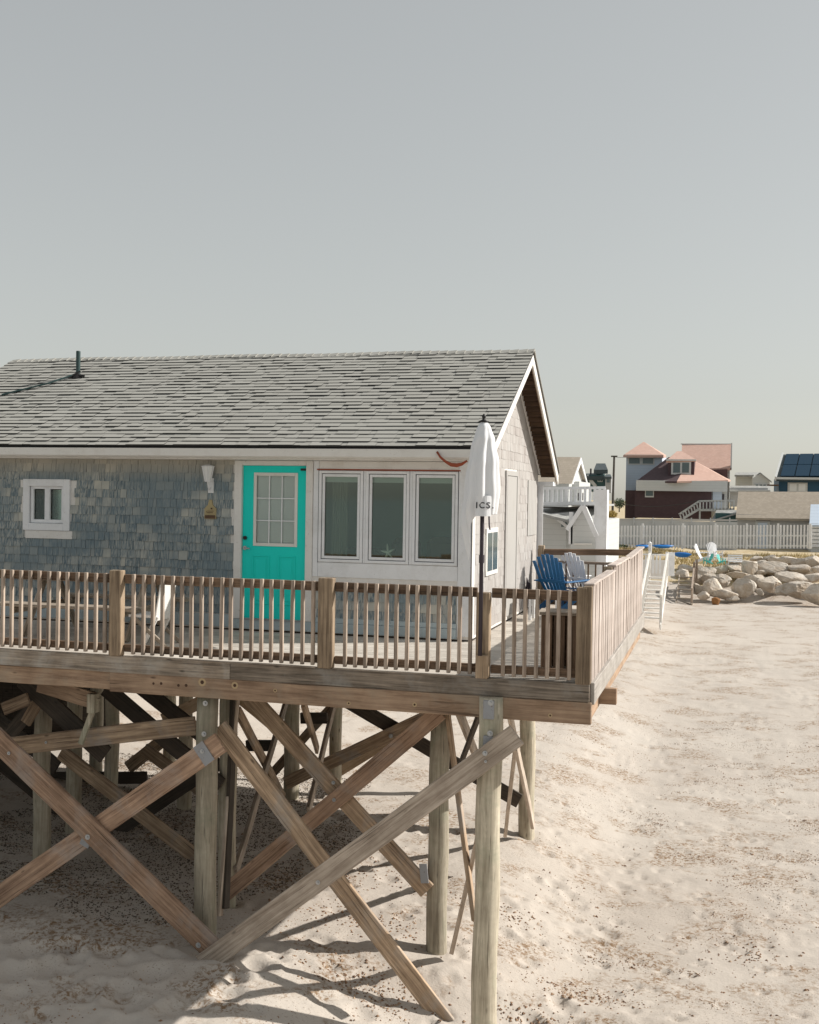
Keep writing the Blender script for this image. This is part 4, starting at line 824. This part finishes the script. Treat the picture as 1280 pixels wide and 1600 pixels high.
# grey white far house
g3=thing('pale_house','pale grey gabled house in the distance between the mauve house and the blue house','house'); b=MB(); part('wall','farwhite',g3,(1150,741,1176,775,108,6)); pf(b,[(1176,775),(1203,775),(1203,752),(1190,739),(1176,747)],106,7); b.build('gable','farwhite',g3); b=MB(); slab(b,pp((1148,742,107),(1178,742,107),(1190,738,111),(1150,738,111)),.15); slab(b,pp((1188,738,105.8),(1206,752,105.8),(1206,752,112),(1188,738,112)),.15); b.build('roof','greyroof',g3); window(1179,756,1199,764,106,g3,3)
g4=thing('low_grey_shed','low grey roofed shed behind the tan roofed shed','shed'); part('wall','greyside',g4,(1141,762,1200,792,88,4)); b=MB(); slab(b,pp((1140,766,87.6),(1204,766,87.6),(1204,759,91),(1140,759,91)),.15); b.build('roof','greyroof',g4)
# blue solar house
bh=thing('blue_house','dark blue house with solar panels on its roof at the right edge','house'); part('wall','navy',bh,(1217,747,1420,800,92,9)); b=MB(); slab(b,pp((1212,747,91.4),(1430,747,91.4),(1430,708,97),(1224,710,97)),.25); b.build('roof','darkroof',bh); part('fascia','farwhite',bh,(1212,746.5,1430,750,91.3,.3))
b=MB(); 
P0,P1,P2,P3=pp((1219,746,91.35),(1430,746,91.35),(1430,709,96.9),(1228,711,96.9)); nrm=(P1-P0).cross(P3-P0).normalized()
for i in range(9):
    for j in range(2):
        f=lambda u,v:(P0.lerp(P1,u)).lerp(P3.lerp(P2,u),v)+nrm*.12
        b.add([f(i/9+.004,j/2+.01),f((i+1)/9-.004,j/2+.01),f((i+1)/9-.004,(j+1)/2-.01),f(i/9+.004,(j+1)/2-.01)]+[f(i/9+.004,j/2+.01)-nrm*.06,f((i+1)/9-.004,j/2+.01)-nrm*.06,f((i+1)/9-.004,(j+1)/2-.01)-nrm*.06,f(i/9+.004,(j+1)/2-.01)-nrm*.06],[(0,1,2,3),(0,4,5,1),(1,5,6,2),(2,6,7,3),(3,7,4,0)])
b.build('solar_panels','solar',bh); b=MB(); strip(b,(1212,749),(1224,709),91.2,.22) if 0 else b.board(U(1212,748,Y=91.3),U(1223,710,Y=97),.35,.12,(-1,0,0)); b.build('rake_board','farwhite',bh); window(1231,754,1262,769,92,bh,2,frame='farwhite',pane='blind'); part('porch_roof','rafter',bh,(1200,757,1217,759,91,2))
# tan roofed shed
ts=thing('tan_roofed_shed','long shed with a wide tan shingled roof and a small blue grey door','shed'); part('wall','greyside',ts,(1152,806,1420,865,77,5)); b=MB(); slab(b,pp((1150,809,76.6),(1430,813,76.6),(1430,769,80),(1154,768,80)),.14); b.build('roof','tanroof',ts); part('door_casing','farwhite',ts,(1180,813,1203,866,76.9,.08)); part('door','farblue',ts,(1184,817,1199,866,76.8,.08)); part('door_hood','iron',ts,(1182,812,1204,814,76.7,.2))
gs=thing('green_lean_to','dark green lean-to with a sagging roof edge beside the tan roofed shed','shed'); part('wall','tealgreen',gs,(1118,802,1152,830,78.5,2)); b=MB(); slab(b,pp((1112,813,78.2),(1153,801,78.2),(1153,797,81),(1120,797,81)),.1); b.build('roof','greyroof',gs)
wh=thing('small_white_shed','small white shed with a pale blue roof at the right edge of the photo','shed'); part('wall','farwhite',wh,(1268,819,1420,865,74,3)); b=MB(); slab(b,pp((1265,820,73.8),(1425,820,73.8),(1425,788,77),(1267,788,77)),.12); b.build('roof','farblue',wh)
b=MB(); 
for k in range(6): pb(b,1269,822+k*6,1420,826.5+k*6,73.9,.05)
b.build('siding_boards','white',wh)
# fences
gf=thing('panel_fence','solid grey panel fence behind the white picket fence','fence'); part('panel','greyfence',gf,(880,813,1152,866,74.5,.08)); b=MB(); strip(b,(880,811),(1152,813),74.4,.12); b.build('top_rail','greyside',gf)
for k in range(9):
    x=900+k*30; b=MB(); pb(b,x-1,809,x+1,866,74.35,.1); b.build('post','greyfence',gf)
pk=thing('picket_fence','long white picket fence along the top of the dune','fence')
b=MB(); pickets(b,880,1268,822,857,70.5,.19,.10,.03,820,857); o=b.build('pickets','white',pk); b=MB(); strip(b,(880,838),(1268,837),70.56,.09); strip(b,(880,853),(1268,853),70.56,.09); b.build('rails','farwhite',pk)
for x in (905,952,1004,1067,1118,1167,1216,1266):
    b=MB(); pb(b,x-1.6,818,x+1.6,858,70.4,.14); b.build('post','white',pk)
# ---------------------------------------------------------------- riprap
def rock(px,py,w,h,name='boulder',label=None,m='rock',group='boulders of the riprap bank',sd=0):
    Yd=57.4+(948-(py+h/2))/75*8.2; bt=U(px,py+h/2,Y=Yd); rr=random.Random(int(px*7+py*13+sd)); s=Yd/FPX
    n=12;lat=8; b=MB(); sx,sy,sz=w*s*.68,w*s*.5,h*s*.68; o3=Vector((rr.random()*50,rr.random()*50,rr.random()*50))
    planes=[(Vector((rr.gauss(0,1),rr.gauss(0,1),rr.gauss(0,1))).normalized(),rr.uniform(.52,.84)) for _ in range(15)]
    n=28;lat=18
    for j in range(lat+1):
        for k in range(n):
            ph=math.pi*j/lat; th=2*math.pi*k/n; v=Vector((math.sin(ph)*math.cos(th),math.sin(ph)*math.sin(th),math.cos(ph)))
            r=1.0
            for pn,pd in planes:
                dd=v.dot(pn)
                if dd>.01: r=min(r,pd/dd)
            r*=1+.05*noise.noise(v*4+o3); b.v.append((v.x*r*sx,v.y*r*sy,v.z*r*sz))
    for j in range(lat):
        for k in range(n): b.f.append((j*n+k,(j+1)*n+k,(j+1)*n+(k+1)%n,j*n+(k+1)%n))
    o=b.build(name,m,smooth=False); o.location=(bt.x,Yd+sy*.4,bt.z+sz*.7); o.rotation_euler=(rr.uniform(-.1,.1),rr.uniform(-.14,.14),rr.uniform(-.3,.3))
    return tag(o,label or 'pale angular granite boulder packed in the riprap bank below the dune','boulder',group)
for i,(a,b2,c,d) in enumerate([(1104,897,27,20),(1115,907,36,18),(1148,888,28,15),(1171,889,26,25),(1156,900,36,12),(1209,890,48,18),(1250,891,36,16),(1272,879,24,20),(1279,892,20,14),(1181,909,30,20),(1205,912,34,22),(1235,905,46,17),(1270,905,32,13),(1160,918,32,26),(1112,920,32,24),(1091,922,16,18),(1128,908,22,16),(1132,929,32,16),(1187,925,12,10),(1203,873,18,11),(1233,877,26,15),(1215,877,22,13),(1254,880,26,13),(1069,888,22,10),(1090,905,18,16),(1190,882,20,12),(1140,876,22,8),(1181,874,16,10),(1222,926,16,10),(1090,888,16,10),(1126,890,18,12),(1160,880,18,9),(1300,885,30,22),(1310,905,34,24),(1100,932,16,14),(1145,935,18,8),(1240,889,20,12),(1190,895,22,12),(1262,893,18,12)]): rock(a,b2,c,d)
rock(1066,897,22,13,label='brownish shaded boulder wedged beside the second wooden steps',group=None)
rock(1244,923,52,20,label='long flat pale slab leaning low in the riprap near the right edge',group=None); rock(1278,930,40,26,label='big tilted pale slab at the foot of the riprap on the right edge',group=None)
rock(1118,941,13,11,label='small rusty orange rock lying alone on the sand before the riprap',m='rock_orange',group=None)
# dune grass
b=MB()
for _ in range(7000):
    px=R.uniform(890,1300); Y=R.uniform(64.5,70.2); x=U(px,860,Y=Y).x; z=gh(x,Y)
    if noise.noise(Vector((x*.5,Y*.8,3)))<-.15: continue
    h=R.uniform(.08,.28); a=R.uniform(0,6.28); dx=math.cos(a)*.03; dy=math.sin(a)*.03; lx_=R.uniform(-.12,.12)
    b.add([(x-dx,Y-dy,z-.02),(x+dx,Y+dy,z-.02),(x+lx_,Y+R.uniform(-.1,.1),z+h)],[(0,1,2)])
tag(b.build('dune_grass','grass'),'dry straw coloured beach grass on top of the dune','grass',kind='stuff')
# steps
def stairs(label,xl,xr_,yt,yb_,Yt,Yb,m,post,rail_h,n,two=True,rm='white'):
    st=thing('beach_stairs',label,'stairs')
    T0=U(xl,yt,Y=Yt); T1=U(xr_,yt,Y=Yt); B0=U(xl,yb_,Y=Yb); w=T1.x-T0.x; xa=B0.x; zt=T0.z; zb=B0.z
    b=MB()
    for k in range(n):
        t=(k+.5)/n; y=Yb+(Yt-Yb)*t; z=zb+(zt-zb)*t; b.box(xa,xa+w,y-.16,y+.14,z-.03,z+.02)
    b.build('treads',m,st)
    for s,xx in ((0,xa-.05),(1,xa+w+.05)):
        bar('stringer',(xx,Yb-.2,zb-.25),(xx,Yt+.1,zt-.1),.24,.05,m,st,nh=(1,0,0))
        if s or two:
            bar('handrail',(xx,Yb-.2,zb+rail_h),(xx,Yt+.1,zt+rail_h),.09,.08,rm,st,nh=(1,0,0)); b=MB()
            for k in range(n*2): t=(k+.5)/(n*2); y=Yb+(Yt-Yb)*t; z=zb+(zt-zb)*t; b.box(xx-.02,xx+.02,y-.02,y+.02,z,z+rail_h)
            b.build('balusters',rm,st)
            for t in (0,1): bar('post',(xx,Yb+(Yt-Yb)*t,zb+(zt-zb)*t-.3),(xx,Yb+(Yt-Yb)*t,zb+(zt-zb)*t+rail_h+.05),.1,.1,rm,st)
    return st
stairs('whitewashed beach stairs with picket sides just beyond the deck railing',1004,1028,898,968,49,44.5,'white_worn','white',.95,10,True,'cream')
stairs('smaller weathered beach steps with a tan post beside the riprap',1058,1078,898,938,61,57,'furn','furn',.6,6,False,'balu')
o=thing('gate_landing','white picket landing at the top of the whitewashed beach stairs','railing'); b=MB(); pickets(b,1004,1032,868,896,49.5,.14,.08); b.build('pickets','white',o); part('side_panel','white',o,(1040,863,1054,900,49.6,.08)); part('top_rail','white',o,(1003,866,1054,868,49.4,.1)); part('rear_wall','white_worn',o,(1004,875,1044,905,51,.06))
b=MB(); pb(b,1013,848,1018,900,56,.16); o=b.build('white_post','white',bevel=.01); tag(o,'single pale wooden post rising between the two left kayaks','post'); b=MB(); p=U(1015.5,846,Y=56); b.lathe((p.x,56.08,p.z-.1),[(.1,0),(.11,.02),(.02,.1)],8); b.build('finial','white',o)
b=MB(); pb(b,1083,878,1086,908,60.2,.1); pb(b,1087,874,1090.5,908,60.3,.1); b.build('tan_posts_' if 0 else 'post_pair','balu'); tag(D.objects['post_pair'],'pair of tan posts standing among the boulders by the small steps','post')
# kayaks
def kayak(px,py,Lm,Y,label,m='kayak',rz=0,wd=.19):
    p=U(px,py,Y=Y); b=MB(); n=14; pts=[];rs=[]
    for i in range(n+1): t=i/n*2-1; pts.append((t*Lm/2,0,.10*t*t)); rs.append(max(.02,wd*(1-abs(t)**2.6)))
    b.tube(pts,rs,14); b.v=[(x,y*1.1,z*.62) for x,y,z in b.v]; k=thing('kayak',label,'kayak','kayaks on the dune',(p.x,Y,p.z),rz); o=b.build('hull',m,k,smooth=True)
    b=MB(); b.tube([(-.35,0,.17),(0,0,.2),(.4,0,.17)],[.05,.09,.05],12); b.v=[(x*.5,y,.115+(z-.165)*.2) for x,y,z in b.v]; b.build('cockpit','black',k,smooth=True); return k
kayak(1005,854,1.0,68.5,'short blue kayak hull left of the white post by the picket fence',rz=.5); kayak(1036,854,1.35,68.8,'long blue kayak lying along the picket fence right of the white post',rz=.4); kayak(1066,867,1.15,63,'light blue kayak on the bank above the boulders','kayak',-.5,.24)
# far chairs
def far_chair(px,py,Y,mt,label,rz,sc_=1.0):
    p=U(px,py,Y=Y); a=adirondack(mt,label,(p.x,Y,p.z),rz); a['group']='adirondack chairs on the dune'; a.scale=(sc_,)*3; return a
far_chair(1099,879,63.8,'white','white adirondack chair at the left of the dune seating, back to the fence',math.radians(-15)); far_chair(1117,876,65.5,'white','white adirondack chair behind the aqua chairs on the dune',math.radians(-60)); far_chair(1107,881,62.3,'cyan','aqua adirondack chair at the front left of the dune seating',math.radians(-150),.55); far_chair(1127,881,62.6,'cyan','aqua adirondack chair on the right of the dune seating',math.radians(-30),.5)
bn=thing('garden_bench','white slatted bench on the dune right of the aqua chairs','bench'); b=MB()
for k in range(4): pb(b,1138,867+k*3,1160,868.8+k*3,63.8,.04)
pb(b,1138,866,1139.3,884,63.82,.05); pb(b,1159,866,1160.3,884,63.82,.05); b.build('backrest','white',bn); part('seat','white',bn,(1138,877,1160,878.6,63.3,.5)); 
for x in (1138,1159): part('leg','white',bn,(x,878.7,x+1.3,886,63.3,.06))
# shrubs
def shrub(name,px,py,wpx,hpx,Y,m,label,n=700):
    p=U(px,py,Y=Y); s=Y/FPX; b=MB(); rr=random.Random(px)
    for _ in range(n):
        v=Vector((rr.gauss(0,1),rr.gauss(0,1),rr.gauss(0,1))).normalized()*rr.random()**.4; c=p+Vector((v.x*wpx*s/2,v.y*wpx*s/2,v.z*hpx*s/2*(1+.3*noise.noise(v*3))))
        d=Vector((rr.gauss(0,1),rr.gauss(0,1),rr.gauss(0,1))).normalized(); e=d.orthogonal().normalized(); f=.05+.02*s*10*rr.random()
        b.add([c-e*f,c+d*f,c+e*f],[(0,1,2)])
    t=thing(name,label,'shrub'); b.build('foliage',m,t); b=MB(); b.tube([p-Vector((0,0,hpx*s/2+.3)),p],[.05,.02],6); b.build('stem','pole',t)
shrub('shrub',956,804,18,12,76,'bushy','yellow flowering shrub behind the grey fence beside the utility pole'); shrub('shrub',968,786,20,15,84,'bush','dark clipped hedge left of the mauve siding'); shrub('shrub',1225,752,20,10,115,'bush','distant green shrub left of the blue house') if 0 else None
shrub('shrub',965,853,34,5,70,'bush','low dark weeds at the foot of the picket fence',400)
for i,(x,w_) in enumerate(((868,14),(884,18),(905,16))):
    p=U(x,905,Y=22); 
# ---------------------------------------------------------------- light
SD=Vector((.906,.422,0)).normalized(); EL=math.radians(34.7); sd=Vector((SD.x*math.cos(EL),SD.y*math.cos(EL),math.sin(EL)))
sun=D.objects.new('sun',D.lights.new('sun','SUN')); col.objects.link(sun); sun.data.energy=3.25; sun.data.angle=math.radians(.5); sun.data.color=(1,.955,.89)
sun.rotation_euler=sd.to_track_quat('Z','Y').to_euler()
w=D.worlds.new('World'); sc.world=w; w.use_nodes=True; t=w.node_tree; bg=t.nodes['Background']
sky=t.nodes.new('ShaderNodeTexSky'); sky.sky_type='NISHITA'; sky.sun_disc=False; sky.sun_elevation=EL; sky.sun_rotation=math.atan2(SD.x,SD.y)
sky.air_density=1.0; sky.dust_density=1.0; sky.ozone_density=1.0; sky.altitude=0
h=t.nodes.new('ShaderNodeHueSaturation'); h.inputs['Saturation'].default_value=.45; h.inputs['Value'].default_value=1.25
t.links.new(sky.outputs[0],h.inputs['Color']); gm=t.nodes.new('ShaderNodeGamma'); gm.inputs[1].default_value=.5; t.links.new(h.outputs[0],gm.inputs[0]); tn=t.nodes.new('ShaderNodeMix'); tn.data_type='RGBA'; tn.blend_type='MULTIPLY'; tn.inputs[0].default_value=1; tn.inputs[7].default_value=(1.03,1.02,.955,1); t.links.new(gm.outputs[0],tn.inputs[6]); t.links.new(tn.outputs[2],bg.inputs[0]); bg.inputs[1].default_value=.135
sc.view_settings.view_transform='Standard'; sc.view_settings.look='None'; sc.view_settings.exposure=.78; sc.view_settings.gamma=1
sc.render.engine='CYCLES'; sc.cycles.max_bounces=8; sc.cycles.transparent_max_bounces=16
